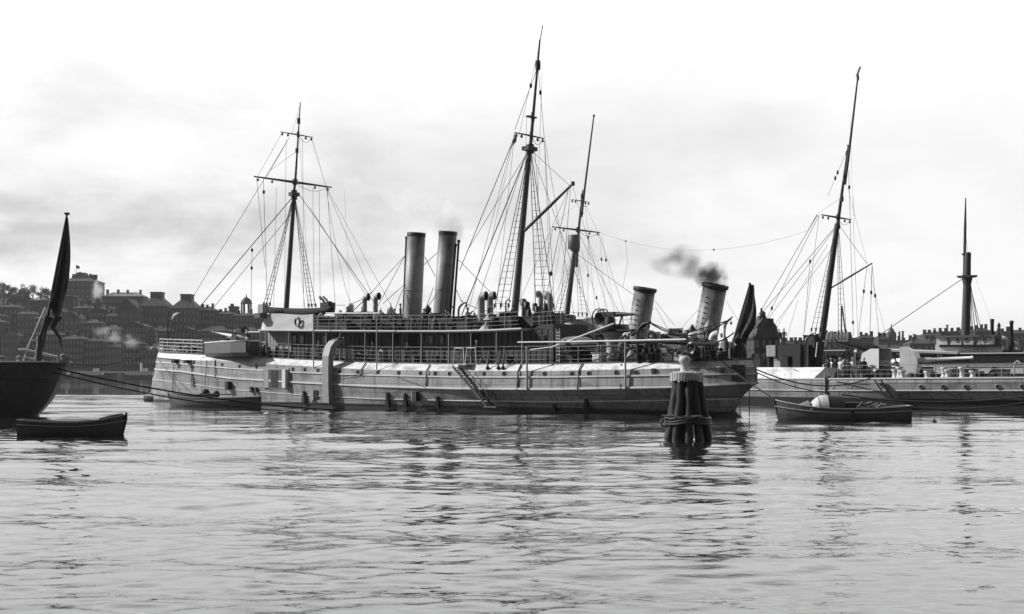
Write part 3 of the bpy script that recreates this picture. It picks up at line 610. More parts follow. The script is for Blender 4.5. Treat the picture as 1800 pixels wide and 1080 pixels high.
spn = b.obj('gun_sponson', 'grey_paint', shipA)
b = MB(); b.tube([Vector(p) + Vector((0, 0, .03)) for p in up_], .06, 5); b.obj('sponson_rim', 'white_paint', spn)
def gun(base, direction, elev, L, r, parent, m='white_paint', shield=None, name='deck_gun', mp='grey_paint', hgt=1.0):
    """pedestal, cradle, barrel, optional curved shield"""
    g = bpy.data.objects.new(name, None); COL.objects.link(g); g.parent = parent; g.location = base; g.rotation_euler = (0, 0, direction)
    b = MB(); b.lathe((0, 0, 0), [(.75, 0), (.72, .12), (.42, .3), (.34, hgt - .15), (.5, hgt)], 14); b.obj('pedestal', mp, g)
    ce, se = math.cos(elev), math.sin(elev); ax = lambda t, dz=0: Vector((t * ce - dz * se, 0, hgt + .35 + t * se + dz * ce))
    b = MB(); b.tube([ax(-1.5), ax(-1.1), ax(-1.09), ax(.3), ax(L * .35), ax(L * .36), ax(L * .97), ax(L * .975), ax(L)], [r * 1.6, r * 1.9, r * 2.1, r * 1.9, r * 1.5, r * 1.2, r * .8, r, r], 12); b.obj('barrel', m, g)
    b = MB(); b.tube([ax(-.9, -.25), ax(1.2, -.25)], r * 1.1, 8)
    for s_ in (-1, 1): b.poly([(-.5, s_ * .28, hgt - .1), (.5, s_ * .28, hgt - .1), (.25, s_ * .28, hgt + .6), (-.25, s_ * .28, hgt + .6)], (0, s_ * .08, 0))
    b.lathe((-.3, .5, hgt + .3), [(.3, -.02), (.3, .02)], 10, 0, Matrix.Rotation(R(90), 4, 'X')); b.obj('cradle', mp, g)
    if shield:
        sw, sh, sl = shield; b = MB(); fx = .7
        prof = [(fx + .15, hgt - .75), (fx + .25, hgt + .3), (fx - .1, hgt + sh * .75), (fx - .9, hgt + sh), (fx - sl, hgt + sh)]
        b.grid([[(x, y, z) for x, z in prof] for y in (-sw, -sw * .4, sw * .4, sw)], smooth=False)
        for s_ in (-1, 1): b.poly([(x, s_ * sw, z) for x, z in prof] + [(fx - sl, s_ * sw, hgt - .2), (fx - sl * .55, s_ * sw, hgt - .75)], (0, -.05 * s_, 0))
        b.obj('gun_shield', m, g)
    return g
gA = gun((xb - .6, -3.9, zs0 + .5), R(180) + R(8), R(9), 3.4, .10, shipA, 'white_paint')
# ---------------------------------------------------------------- upper deck, house, stanchions
def zu(x):   # height of the promenade roof (upper deck) along the ship
    return float(np.interp(x, [X_ for X_, Z_ in ZU], [Z_ for X_, Z_ in ZU]))
ZU = [(lambda p: (p.x, p.z))(A.pt(px, py, -3.15)) for px, py in [(456, 580), (520, 580.5), (600, 581), (700, 581.5), (790, 581.5), (860, 580), (920, 577), (976, 573)]]
xu0 = ZU[0][0]; xu1 = A.pt(918, 579, -3.15).x; xh1 = A.pt(975, 590, -1.9).x
n = 24; xs = [xu0 + (xu1 - xu0) * i / n for i in range(n + 1)]
b = MB(); 
rows = [[(x, -3.2, zu(x) - .16) for x in xs], [(x, -3.22, zu(x)) for x in xs], [(x, 0, zu(x) + .08) for x in xs], [(x, 3.22, zu(x)) for x in xs], [(x, 3.2, zu(x) - .16) for x in xs], [(x, -3.2, zu(x) - .16) for x in xs]]
b.grid(rows, smooth=False); b.add([rows[k][0] for k in range(5)], [(0, 1, 2, 3, 4)]); b.add([rows[k][-1] for k in range(5)], [(4, 3, 2, 1, 0)])
b.obj('upper_deck', 'pale_paint', shipA)
b = MB(); b.tube([(x, -3.24, zu(x) - .02) for x in xs], .07, 4); b.tube([(x, 3.24, zu(x) - .02) for x in xs], .07, 4); b.obj('deck_edge_rail', 'white_paint', shipA)
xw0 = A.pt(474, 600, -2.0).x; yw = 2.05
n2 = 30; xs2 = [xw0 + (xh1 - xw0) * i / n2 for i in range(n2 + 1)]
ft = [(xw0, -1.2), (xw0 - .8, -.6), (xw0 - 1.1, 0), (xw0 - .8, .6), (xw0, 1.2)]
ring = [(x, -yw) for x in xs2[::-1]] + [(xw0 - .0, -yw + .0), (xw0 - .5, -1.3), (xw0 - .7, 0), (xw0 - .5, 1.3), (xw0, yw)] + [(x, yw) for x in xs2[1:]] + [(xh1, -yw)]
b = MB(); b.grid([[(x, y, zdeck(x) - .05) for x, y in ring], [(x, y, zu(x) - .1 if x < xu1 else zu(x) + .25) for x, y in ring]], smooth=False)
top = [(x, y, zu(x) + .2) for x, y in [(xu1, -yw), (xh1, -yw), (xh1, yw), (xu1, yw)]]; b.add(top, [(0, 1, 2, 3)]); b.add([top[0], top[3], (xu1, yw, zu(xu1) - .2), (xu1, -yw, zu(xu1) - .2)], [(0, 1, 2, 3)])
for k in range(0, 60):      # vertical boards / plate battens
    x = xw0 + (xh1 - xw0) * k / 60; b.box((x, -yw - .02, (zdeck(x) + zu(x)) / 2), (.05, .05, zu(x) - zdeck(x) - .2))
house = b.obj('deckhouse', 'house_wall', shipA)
quadpx = lambda px0, px1, y0, y1, y, th, name, m, parent: (lambda q, b: (b.poly(q, (0, -th, 0)), b.obj(name, m, parent))[1])([A.pt(px0, y0, y), A.pt(px1, y0, y), A.pt(px1, y1, y), A.pt(px0, y1, y)], MB())
for px in (518, 531, 571, 758, 777, 955):
    w_ = quadpx(px - 4, px + 4, 589, 606, -yw - .0, .07, 'window_frame', 'house_wall', house); quadpx(px - 2.8, px + 2.8, 591, 604, -yw - .06, .03, 'pane', 'glass_dark', w_)
for a_, c_ in ((649, 663), (718, 733), (826, 842), (594, 598), (690, 700)):
    quadpx(a_, c_, 588, 632, -yw, .06, 'door', 'mouth', house)
quadpx(497, 508, 614, 628, -yw - .02, .5, 'deck_locker', 'dark_paint', shipA)
# front plating of the house, sunlight on this end put into its pale colour
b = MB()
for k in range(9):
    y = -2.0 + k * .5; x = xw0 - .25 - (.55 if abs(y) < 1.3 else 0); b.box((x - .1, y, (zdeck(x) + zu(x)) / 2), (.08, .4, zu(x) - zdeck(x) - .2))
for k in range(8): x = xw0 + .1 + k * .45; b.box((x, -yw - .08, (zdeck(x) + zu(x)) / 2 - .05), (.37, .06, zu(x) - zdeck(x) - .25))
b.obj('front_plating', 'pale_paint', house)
for px in (457, 467, 507, 550, 573, 597, 641, 690, 740, 788, 827, 872, 917):
    x = A.pt(px, 600, -3.15).x; b = MB(); zb = zdeck(x) + .02
    b.tube([(x, -3.1, zb), (x, -3.1, zu(x) - .1)], .05, 6); b.box((x, -3.1, zb + .04), (.2, .2, .06)); b.obj('stanchion', 'pale_paint', shipA)
    b = MB(); b.tube([(x, 3.1, zb), (x, 3.1, zu(x) - .1)], .05, 6); b.obj('stanchion', 'pale_paint', shipA)
up = lambda px, y=-3.1: (lambda x: Vector((x, y, zu(x))))(A.pt(px, 580, y).x)
line = [up(px) for px in range(552, 930, 20)]; railing(line, 1.25, 4, 2.1, 'upper_railing', 'pale_paint', shipA, .017, .028)
railing([Vector((p.x, 3.1, p.z)) for p in line], 1.25, 4, 2.1, 'upper_railing', 'pale_paint', shipA, .02, .03)
x_ = xu1; railing([Vector((x, -yw + .05, zu(x) + .2)) for x in (xu1, (xu1 + xh1) / 2, xh1 - .1)] + [Vector((xh1 - .1, yw, zu(xh1) + .2))], 1.0, 3, 1.5, 'upper_railing', 'pale_paint', shipA)
# canvas dodger round the forward end of the upper deck
b = MB(); path = [up(px) for px in (551, 540, 528, 515, 502, 490, 478, 468, 460)]
path = path + [Vector((path[-1].x - .25, -2.6, path[-1].z)), Vector((path[-1].x - .45, -1.3, path[-1].z)), Vector((path[-1].x - .55, 0, path[-1].z)), Vector((path[-1].x - .45, 1.3, path[-1].z)), Vector((path[-1].x - .2, 2.7, path[-1].z)), Vector((path[-4].x, 3.1, path[-1].z)), Vector((path[-4].x + 4, 3.1, path[-4].z))]
rows = []
for k in range(7):
    t = k / 6; row = []
    for i, p in enumerate(path):
        lean = .35 * t if i >= 8 else 0.0
        row.append((p.x + lean * 1.4 + .03 * math.sin(i * 2.1 + k), p.y * (1 + .03 * (1 - t)) + .05 * math.sin(i * 1.7 + k * 1.3), p.z + .02 + t * (1.42 - .07 * math.sin(i * .9))))
    rows.append(row)
b.grid(rows); b.obj('canvas_dodger', 'canvas', shipA)
b = MB(); p0 = up(466); b.box(p0 + Vector((-.1, -.15, 1.95)), (.8, .7, .8), taper=.9); b.obj('side_light_box', 'pale_paint', shipA)
b = MB(); b.box(p0 + Vector((-.25, -.35, 1.3)), (.9, .8, .45)); b.obj('side_light_box', 'grey_paint', shipA)
# long dark furled awning above the dodger
q = [A.pt(px, py, -1.8) for px, py in ((466, 541), (475, 546), (500, 548), (530, 550), (555, 549), (575, 546), (583, 541))]
b = MB(); b.tube(q, [.18, .34, .36, .42, .4, .3, .2], 8); b.obj('furled_awning', 'canvas_dark', shipA)
q = [A.pt(px, py, -1.0) for px, py in ((562, 522), (568, 528), (573, 538), (577, 550))]
b = MB(); b.tube(q, .12, 6); b.tube([v + Vector((.5, 0, 0)) for v in q], .1, 6); b.box(A.pt(576, 542, -1), (1.1, .8, 1.0)); b.sphere(A.pt(579, 538, -1), .45); b.obj('signal_projector', 'dark_paint', shipA)
# ---------------------------------------------------------------- ship fittings shared by both gunboats
def funnel(fr, parent, top, bot, wpx, zb, flange, m='funnel', ry=1.0, bands=(.55,), rough=0):
    """top/bot are picture points of the funnel axis on the centreline"""
    T = fr.pt(top[0], top[1], 0); B = fr.pt(bot[0], bot[1], 0); d = (T - B).normalized(); B = B + d * ((zb - B.z) / d.z)
    dist = (fr.world(T) - Vector((0, 0, CAMZ))).y; r = wpx / 2 * dist / F
    L = (T - B).length; rot = Vector((0, 0, 1)).rotation_difference(d).to_matrix().to_4x4() @ Matrix.Diagonal((1, ry, 1, 1))
    b = MB(); b.lathe(B, [(r * 1.04, 0), (r * 1.02, L * .1), (r, L * .3), (r, L), (r * .9, L), (r * .88, L * .7)], 28, 0, rot)
    f = b.obj('funnel', m, parent)
    b = MB(); b.lathe(B, [(r * .87, L * .72), (.01, L * .72)], 20, 0, rot); b.obj('funnel_mouth', 'mouth', f)
    b = MB()
    for t in bands: b.lathe(B, [(r * 1.0, L * t - .05), (r * 1.03, L * t - .04), (r * 1.03, L * t + .04), (r, L * t + .05)], 28, 0, rot)
    b.obj('funnel_band', m, f)
    b = MB()
    if flange: b.lathe(B, [(r, L - .35), (r * 1.12, L - .3), (r * 1.14, L - .02), (r * 1.1, L + .06), (r * .93, L + .06), (r * .9, L - .1)], 28, 0, rot)
    else: b.lathe(B, [(r, L - .3), (r * 1.03, L - .28), (r * 1.03, L + .03), (r * .9, L + .03), (r * .88, L - .1)], 28, 0, rot)
    b.obj('funnel_lip', 'black', f)
    b = MB()
    if flange:      # foot rungs up the side that faces the quay
        nn = 14
        for col in (-.35, .25):
            for k in range(nn):
                a = R(-100) + col; p = rot @ Vector((r * 1.04 * math.cos(a), r * 1.04 * math.sin(a), L * (.12 + .8 * k / nn))); b.box(B + p, (.22, .08, .035), a + R(90))
        b.obj('foot_rungs', 'dark_paint', f)
    return f, B, d, L, r
def cowl(fr, parent, px, pytop, y, zb, wpx, face, m='pale_paint', head=1.7):
    """bent-pipe ventilator; face = direction of the mouth in ship axes"""
    T = fr.pt(px, pytop, y); dist = (fr.world(T)).y; r = wpx / 2 * dist / F; x = T.x; H = T.z - zb; hr = r * head
    c, s = math.cos(face), math.sin(face); pts = [(x, y, zb), (x, y, zb + .1), (x, y, zb + (H - hr * 2.1) * .6), (x, y, T.z - hr * 1.9)]; rad = [r * 1.15, r, r, r]
    for k in range(1, 7):
        a = math.pi / 2 * k / 6; q = hr * .95; pts.append((x + c * q * (1 - math.cos(a)), y + s * q * (1 - math.cos(a)), T.z - hr * 1.9 + q * math.sin(a))); rad.append(r + (hr - r) * (k / 6) ** 1.3)
    pts.append((pts[-1][0] + c * r * .35, pts[-1][1] + s * r * .35, pts[-1][2])); rad.append(hr * 1.03)
    b = MB(); b.tube(pts, rad, 14, False); o = b.obj('ventilator_cowl', m, parent)
    e = Vector(pts[-1]); b = MB(); Tm = Vector((c, s, 0)).to_track_quat('Z', 'Y').to_matrix().to_4x4()
    b.lathe(e + Vector((c, s, 0)) * -.06, [(hr * .97, 0), (.001, -.12)], 14, 0, Tm); b.obj('cowl_mouth', 'mouth', o)
    return o
def mast(fr, parent, pts, rad, m='spar', name='mast'):
    P = [fr.pt(x, y, 0) for x, y in pts]; b = MB(); b.tube(P, rad, 10)
    return b.obj(name, m, parent), P
def yard(fr, parent, px, py, half, r, m='spar', tilt=0):
    c = fr.pt(px, py, 0); b = MB(); b.tube([c + Vector((-.18, -half, -tilt)), c + Vector((-.18, 0, 0)), c + Vector((-.18, half, tilt))], [r * .5, r, r * .5], 8)
    b.lathe(c, [(r * 1.9, -.25), (r * 1.9, .25)], 8)
    for k in (-.9, -.55, .55, .9): b.lathe(c + Vector((-.18, half * k, -r - .12 + tilt * k)), [(.01, -.14), (.1, -.1), (.1, .1), (.01, .14)], 6)
    b.tube([c + Vector((-.18, -half * .93, 0))] + sag(c + Vector((-.18, -half * .93, 0)), c + Vector((-.18, -.3, -.1)), .55, 8), .022, 4, False)
    b.tube(sag(c + Vector((-.18, .3, -.1)), c + Vector((-.18, half * .93, 0)), .55, 8), .022, 4, False)
    return b.obj('yard', m, parent)
def shrouds(fr, parent, top, bots, side, zb, rat=.42, r=.03):
    T = fr.pt(top[0], top[1], 0); b = MB(); E = []
    for i, px in enumerate(bots):
        y = side; p = fr.pt(px[0], px[1], y); E.append(p); b.tube([T + Vector(((i - 1) * .08, .08 * (1 if side > 0 else -1), 0)), p], r, 4, False)
        b.lathe(p + (T - p).normalized() * .35, [(.01, -.18), (.09, -.14), (.09, .14), (.01, .18)], 6)
    n = int((T - E[0]).length * .93 / rat)
    for k in range(1, n):
        t = k / n * .93; pp = [e.lerp(T, t) for e in E]; mid = [pp[0]]
        for a, c in zip(pp[:-1], pp[1:]): mid += [(a + c) / 2 - Vector((0, 0, .02)), c]
        b.tube(mid, r * .62, 3, False)
    return b.obj('shroud_ladder', 'rope', parent)
def lines(fr, parent, L, name='stay', r=.022, m='rope'):
    for l in L:
        a = fr.pt(l[0], l[1], l[2]); c = fr.pt(l[3], l[4], l[5]); rr = l[6] if len(l) > 6 else r; d = l[7] if len(l) > 7 else 0.0
        b = MB(); b.tube(sag(a, c, d, 10 if d else 1), rr, 4, False)
        if len(l) > 8:
            for t in l[8]: b.lathe(a.lerp(c, t) - Vector((0, 0, d * 4 * t * (1 - t))), [(.01, -.2), (.11, -.12), (.11, .12), (.01, .2)], 6)
        b.obj(name, m, parent)
# ---------------------------------------------------------------- ship A: funnels, masts, rigging
zz0 = lambda px: zu(A.pt(px, 560, 0).x)
fA1 = funnel(A, shipA, (732, 410), (725, 560), 32, zz0(725), False, bands=(.42, .97))
fA2 = funnel(A, shipA, (787.5, 407.5), (777, 560), 32, zz0(777), False, bands=(.42, .97))
for f_, p0, p1 in ((fA1[0], (714.5, 417), (708, 560)), (fA2[0], (806.5, 423), (795, 560)), (fA2[0], (801, 430), (789, 560))):
    T = A.pt(*p0, 0); B = A.pt(*p1, 0); B.z = zz0(p1[0]); b = MB(); b.tube([B, B.lerp(T, .5), T], [.12, .1, .1], 8); b.lathe(T, [(.13, -.15), (.13, .05)], 8); b.obj('steam_pipe', 'dark_paint', f_)
b = MB(); xk = A.pt(725, 575, 0).x; xm = A.pt(779, 575, 0).x
b.box(((xk + xm) / 2, 0, zz0(750) + .25), (xm - xk + 3.4, 2.6, .6)); b.obj('funnel_casing', 'grey_paint', shipA)
gl_ = [(718, 443, 0, 648, 520, -3.0), (716, 442, 0, 655, 555, -3.0), (747, 452, 0, 765, 486, 1.2), (773, 441, 0, 745, 466, 0), (724, 489, 0, 673, 534, -3), (785, 494, 0, 742, 553, -3), (762, 505, 0, 745, 553, 0), (708, 508, 0, 694, 545, -2),
       (806, 457, 0, 860, 512, 0), (780, 441, 0, 800, 452, 0), (800, 505, 0, 812, 532, 0), (806, 457, 0, 905, 558, 2.5)]
lines(A, fA1[0], gl_[:4], 'guy_wire', .026, 'wire'); lines(A, fA2[0], gl_[4:], 'guy_wire', .026, 'wire')
# foremast
mA1, PA1 = mast(A, shipA, [(502, 566), (503, 545), (517, 345), (518, 338)], [.27, .26, .19, .19])
tA1, _ = mast(A, mA1, [(515, 350), (519, 320), (528, 180)], [.12, .12, .045], name='topmast')
b = MB(); c = A.pt(517, 342, 0); b.box(c, (.55, .9, .35)); b.lathe(c, [(.28, -.5), (.28, .4)], 8); c = A.pt(522, 265, 0); b.lathe(c, [(.16, -.2), (.16, .2)], 8); c = A.pt(525, 213, 0); b.lathe(c, [(.16, -.25), (.16, .25)], 8); b.obj('mast_cap', 'spar_dark', mA1)
yard(A, mA1, 518.5, 320, 4.55, .13); yard(A, mA1, 524, 236.5, 1.9, .07)
shrouds(A, mA1, (516, 350), [(462, 541), (467, 541), (473, 541)], -2.9, 0); shrouds(A, mA1, (517, 350), [(543, 543), (549, 543), (556, 543)], 2.9, 0)
lines(A, mA1, [(516, 345, 0, 290, 612, 0, .04), (513, 375, 0, 318, 610, -1.0, .025), (508, 243, 0, 286, 610, 0, .022), (463, 315, -4, 470, 540, -2.9, .02, 0, (.1,)), (451, 313, -4.5, 466, 470, -3.0, .018), (522, 266, 0, 475, 300, -3, .018), (508, 243, 0, 468, 313, -3.9, .018),
   (547, 241, 1.9, 573, 328, 4.4, .018), (575, 330, 4.4, 590, 545, 2.5, .018), (573, 330, 4.4, 655, 520, 1, .018), (528, 345, 0, 660, 535, -1.5, .028), (545, 365, 0, 650, 530, 0, .018), (561, 335, 3.2, 563, 545, 3, .018), (532, 245, 1, 534, 540, 1, .015),
   (503, 245, -.8, 500, 540, -1, .015), (486, 330, -2.5, 481, 540, -2.5, .015), (575, 332, 4.4, 700, 560, 2, .015), (524, 200, 0, 545, 545, 2, .012), (550, 330, 2.6, 552, 540, 2.5, .015), (443, 440, 0, 441, 545, 0, .02, 0, (.0, .3)), (605, 335, 4.4, 615, 530, 0, .01), (497, 232, -1.9, 452, 312, -4.4, .015), (528, 182, 0, 512, 240, -1, .012),
   (518, 338, 0, 536, 545, 0, .02), (573, 328, 4.4, 618, 540, -2, .018, 1.2)], r=.02)
# mainmast
mA2, PA2 = mast(A, shipA, [(904, 575), (905, 545), (930, 270), (932, 256)], [.3, .29, .2, .19])
tA2, _ = mast(A, mA2, [(929, 290), (933, 250), (945, 115), (949, 70)], [.15, .14, .09, .07], name='topmast')
tube_obj('lightning_rod', [A.pt(949, 74, 0), A.pt(954, 44, 0)], .04, 'spar_dark', tA2)
b = MB()
for px, py, r_ in ((932, 262, .3), (945.5, 115, .2), (936.5, 206, .14)): b.lathe(A.pt(px, py, 0), [(r_, -.35), (r_ * 1.1, 0), (r_, .35)], 8)
b.box(A.pt(931, 262, 0), (.7, 1.1, .3)); b.box(A.pt(934, 206, -.4), (.3, 1.0, .12)); b.obj('mast_cap', 'spar_dark', mA2)
yard(A, mA2, 934, 238, 1.72, .075)
bo0, bo1 = A.pt(922, 406, 0), A.pt(1007, 323, 0); b = MB(); b.tube([bo0, bo0.lerp(bo1, .5), bo1], [.12, .13, .09], 8); b.lathe(bo1, [(.16, -.15), (.16, .15)], 6); b.obj('derrick_boom', 'spar', mA2)
shrouds(A, mA2, (930, 272), [(868, 545), (879, 545), (893, 545)], -3.0, 0, .5); shrouds(A, mA2, (932, 272), [(942, 545), (958, 545), (974, 545)], 3.0, 0, .5)
lines(A, mA2, [(929, 262, 0, 812, 553, 0, .04), (931, 262, 0, 822, 440, 0, .02), (903, 245, -1, 808, 475, 0, .03), (945, 118, 0, 905, 228, -1.6, .022, 0, (.3,)), (905, 232, -1.6, 822, 552, -3, .016), (946, 118, 0, 957, 245, 1.6, .018, 0, (.35,)),
   (957, 247, 1.6, 975, 545, 3, .018), (953, 130, 0, 938, 545, -1, .012), (926, 206, -.5, 915, 545, -2, .014), (928, 262, 0, 835, 545, -2.9, .02), (934, 265, 0, 1003, 328, 0, .018), (1000, 330, 0, 955, 545, 0, .02, 0, (.7,)), (1003, 330, 0, 985, 545, 1, .018), (1000, 332, 0, 900, 560, -3, .014),
   (949, 75, 0, 912, 240, -1.2, .013), (933, 262, 0, 1040, 560, 0, .018), (958, 247, 1.6, 1010, 560, 3, .014), (940, 262, 0, 960, 545, 0, .016), (1006, 325, 0, 1075, 570, -2, .012), (905, 232, -1.6, 872, 545, -3, .014), (926, 300, 0, 905, 548, -.4, .014), (928, 300, 0, 912, 548, .4, .014),
   (957, 247, 1.6, 968, 545, 1, .013), (905, 545, 0, 810, 528, 0, .03, .5), (655, 513, 0, 560, 525, 0, .03, .9), (903, 245, -1.6, 862, 430, -3, .012)], r=.02)
# pennant on the halyard
a = A.pt(905, 238, -1.6); b = MB(); b.grid([[a + Vector((0, 0, 0)), a + Vector((.25, 0, .1))], [a + Vector((-.25, .05, -.6)), a + Vector((.12, .05, -.5))], [a + Vector((-.7, 0, -1.3)), a + Vector((-.5, 0, -1.0))]]); b.obj('pennant', 'flag_cloth', mA2)
# cowls and things on the upper deck
def cA(px, pt_, w_, face, y=0, m='pale_paint', zb=None, head=1.55): return cowl(A, shipA, px, pt_, y, zz0(px) if zb is None else zb, w_, face, m, head)
cA(641, 516, 8.5, R(20), -.5, head=1.6); cA(660, 515, 8.5, R(10), .8); cA(846, 513, 13, R(15), -1.4, head=1.25); cA(861, 513, 12, R(20), .9, head=1.25)
cA(951, 511, 8, R(200), -.6); cA(967, 513, 11, R(170), .6, head=1.35)
def drum(name, px, y0, wpx, y=-.8, m='grey_paint', lid=True):
    T = A.pt(px, y0, y); r = wpx / 2 * A.world(T).y / F; zb = zz0(px); b = MB(); b.lathe((T.x, y, zb), [(r, 0), (r, T.z - zb - .1), (r * 1.08, T.z - zb - .1), (r * 1.08, T.z - zb), (.01, T.z - zb + .03)], 20); return b.obj(name, m, shipA)
drum('tank', 765, 551, 22); drum('tank', 888, 549, 22)
# searchlight
def searchlight(fr, parent, px, py, y, zb, rpx, face=R(200)):
    c = fr.pt(px, py, y); r = rpx * fr.world(c).y / F; g = bpy.data.objects.new('searchlight', None); COL.objects.link(g); g.parent = parent; g.location = (c.x, y, 0); g.rotation_euler = (0, 0, face)
    b = MB(); b.lathe((0, 0, zb), [(.4, 0), (.16, .15), (.13, c.z - zb - r * 1.1)], 10); b.box((0, 0, c.z - r * 1.15), (.3, r * 2.3, .08))
    for s_ in (-1, 1): b.box((0, s_ * r * 1.12, c.z - r * .55), (.14, .06, r * 1.2))
    b.obj('yoke', 'grey_paint', g)
    b = MB(); T = Vector((1, 0, 0)).to_track_quat('Z', 'Y').to_matrix().to_4x4(); b.lathe((0, 0, c.z), [(.02, -r * 1.0), (r * .7, -r * .85), (r, -r * .4), (r, r * .7), (r * .93, r * .72)], 18, 0, T); b.obj('lamp_drum', 'white_paint', g)
    b = MB(); b.lathe((0, 0, c.z), [(r * .93, r * .66), (.001, r * .7)], 18, 0, T); b.obj('lens', 'glass_dark', g)
searchlight(A, shipA, 615, 540, -1.2, zz0(615), 7)
def crate(fr, parent, px0, px1, y0, y, zb, dy, name, m):
    a = fr.pt(px0, y0, y); c = fr.pt(px1, y0, y); h = a.z - zb; b = MB(); b.box(((a.x + c.x) / 2, y + dy / 2, zb + h / 2), (c.x - a.x, dy, h)); b.box(((a.x + c.x) / 2, y + dy / 2, zb + h), (c.x - a.x + .12, dy + .12, .07)); return b.obj(name, m, parent)
Z = zz0
b = MB()
for k in range(12):
    x0_ = A.pt(575 + k * 28, 580, -1.3).x; x1_ = A.pt(575 + k * 28 + 27, 580, -1.3).x; b.box(((x0_ + x1_) / 2, -.6, zu(x0_) + .42), (x1_ - x0_ + .05, 1.6 + .3 * (k % 3), .75 + .18 * ((k * 5) % 4)))
b.obj('deck_coaming', 'dark_paint', shipA)
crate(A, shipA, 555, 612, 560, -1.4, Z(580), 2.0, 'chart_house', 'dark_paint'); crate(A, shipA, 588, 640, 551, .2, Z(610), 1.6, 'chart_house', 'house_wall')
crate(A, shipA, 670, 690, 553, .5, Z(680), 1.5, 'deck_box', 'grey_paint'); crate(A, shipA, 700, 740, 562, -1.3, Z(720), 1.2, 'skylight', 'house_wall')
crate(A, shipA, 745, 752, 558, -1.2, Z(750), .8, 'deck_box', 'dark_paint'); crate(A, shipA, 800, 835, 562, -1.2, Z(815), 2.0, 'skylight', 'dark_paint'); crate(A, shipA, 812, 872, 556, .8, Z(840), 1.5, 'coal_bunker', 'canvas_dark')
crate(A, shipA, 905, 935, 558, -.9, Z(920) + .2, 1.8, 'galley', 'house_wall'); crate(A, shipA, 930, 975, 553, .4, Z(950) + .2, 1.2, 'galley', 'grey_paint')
b = MB()
for px, yt, w_, hh in ((860, 556, .5, .5), (856, 574, .7, .7)):
    c = A.pt(px, yt, -2.2); b.lathe((c.x, -2.2, zu(c.x) if yt > 560 else c.z - .3), [(w_, 0), (.02, hh)], 5)
b.obj('canvas_cover', 'canvas', shipA)
for px, y0, m_ in ((920, 529, 'grey_paint'), (926, 534, 'dark_paint')):
    T = A.pt(px, y0, 0); b = MB(); b.tube([(T.x, 0, Z(px)), (T.x, 0, T.z)], .16, 8); b.lathe(T, [(.26, -.35), (.26, .1), (.01, .2)], 10, 0); b.obj('stove_pipe', m_, shipA)
for px, y0 in ((940, 533), (944, 538)):
    T = A.pt(px, y0, -1); b = MB(); b.tube([(T.x, -1, Z(px)), (T.x, -1, T.z)], .07, 6); b.lathe(T, [(.2, -.6), (.2, -.05), (.05, 0)], 8); b.obj('signal_post', 'dark_paint', shipA)
# boat davits forward of the bridge wing and curved pipes
def davit(fr, parent, px, y0, px1, y1, zb, y, r=.08, m='pale_paint', pxb=None):
    T = fr.pt(px, y0, y); E = fr.pt(px1, y1, y); x = fr.pt(pxb or px, y0, y).x; pts = [Vector((x, y, zb)), Vector((x, y, zb + (T.z - zb) * .7))]
    for k in range(1, 6):
        a = math.pi / 2 * k / 5; pts.append(Vector((x + (E.x - x) * (1 - math.cos(a)), y, zb + (T.z - zb) * .7 + (T.z - zb) * .3 * math.sin(a))))
    b = MB(); b.tube(pts, [r] * 5 + [r * .7] * 2, 8); b.lathe(pts[-1] - Vector((0, 0, .25)), [(.01, -.15), (.12, 0), (.01, .15)], 6); return b.obj('davit', m, parent)
davit(A, shipA, 559, 552, 566, 550, Z(560), -3.0); davit(A, shipA, 826, 547, 834, 551, Z(830), -2.6, .06, 'dark_paint'); davit(A, shipA, 806, 533, 820, 540, Z(806), -1.5, .09, 'dark_paint')
b = MB(); pp = up(676); 
for dx in (0, .55): b.tube([pp + Vector((dx, 0, -.05)), pp + Vector((dx + .1, .3, 1.9))], .035, 5)
for k in range(6): b.box(pp + Vector((.3 + k * .02, .05 * k, .2 + .3 * k)), (.5, .06, .05))
b.obj('deck_ladder', 'dark_paint', shipA)
b = MB(); b.tube([A.pt(573, 551, -3), A.pt(668, 551, -3)], .06, 6); b.obj('awning_spar', 'white_paint', shipA)
b = MB(); b.tube(sag(A.pt(573, 555, -3), A.pt(640, 545, -3), .6), .04, 5); b.tube([A.pt(610, 558, -3), A.pt(648, 520, -1)], .04, 5); b.obj('stay', 'rope', shipA)
# accommodation ladder with platform frames
a = hpA(808, 645, .5); c = hpA(868, 714, .7); b = MB(); dv = (c - a)
for off in (-.05, -.75): b.tube([a + Vector((0, off, 0)), c + Vector((0, off, 0))], .09, 4)
for off in (-.05, -.75):
    b.tube([a + Vector((0, off, .95)), c + Vector((0, off, .95))], .03, 4)
    for k in range(6): q = a.lerp(c, k / 5) + Vector((0, off, 0)); b.tube([q, q + Vector((0, 0, .95))], .025, 4)
for k in range(15): q = a.lerp(c, (k + .5) / 15); b.box(q + Vector((0, -.4, 0)), (.3, .7, .06))
b.box(c + Vector((.4, -.4, -.05)), (1.3, 1.0, .1)); lad = b.obj('accommodation_ladder', 'mid_hull', shipA)
b = MB()
for px in (797, 818):
    e = A.pt(px, 640, -3.3); 
    for dx in (0,): b.tube([Vector((e.x, -3.3, e.z)), Vector((e.x + .15, -3.3, e.z + 1.25)), Vector((e.x + 1.1, -3.3, e.z + 1.25)), Vector((e.x + 1.2, -3.3, e.z))], .04, 5)
b.box(A.pt(815, 641, -3.6), (1.8, 1.2, .1)); b.obj('platform_hoop', 'white_paint', lad)
b = MB()
for px0, px1 in ((861, 857), (881, 876), (888, 884)): b.tube([A.pt(px0, 616, -3.4), A.pt(px1, 645, -3.75)], .07, 5); b.sphere(A.pt(px1, 647, -3.8), .16); b.obj('fender', 'black', shipA); b = MB()
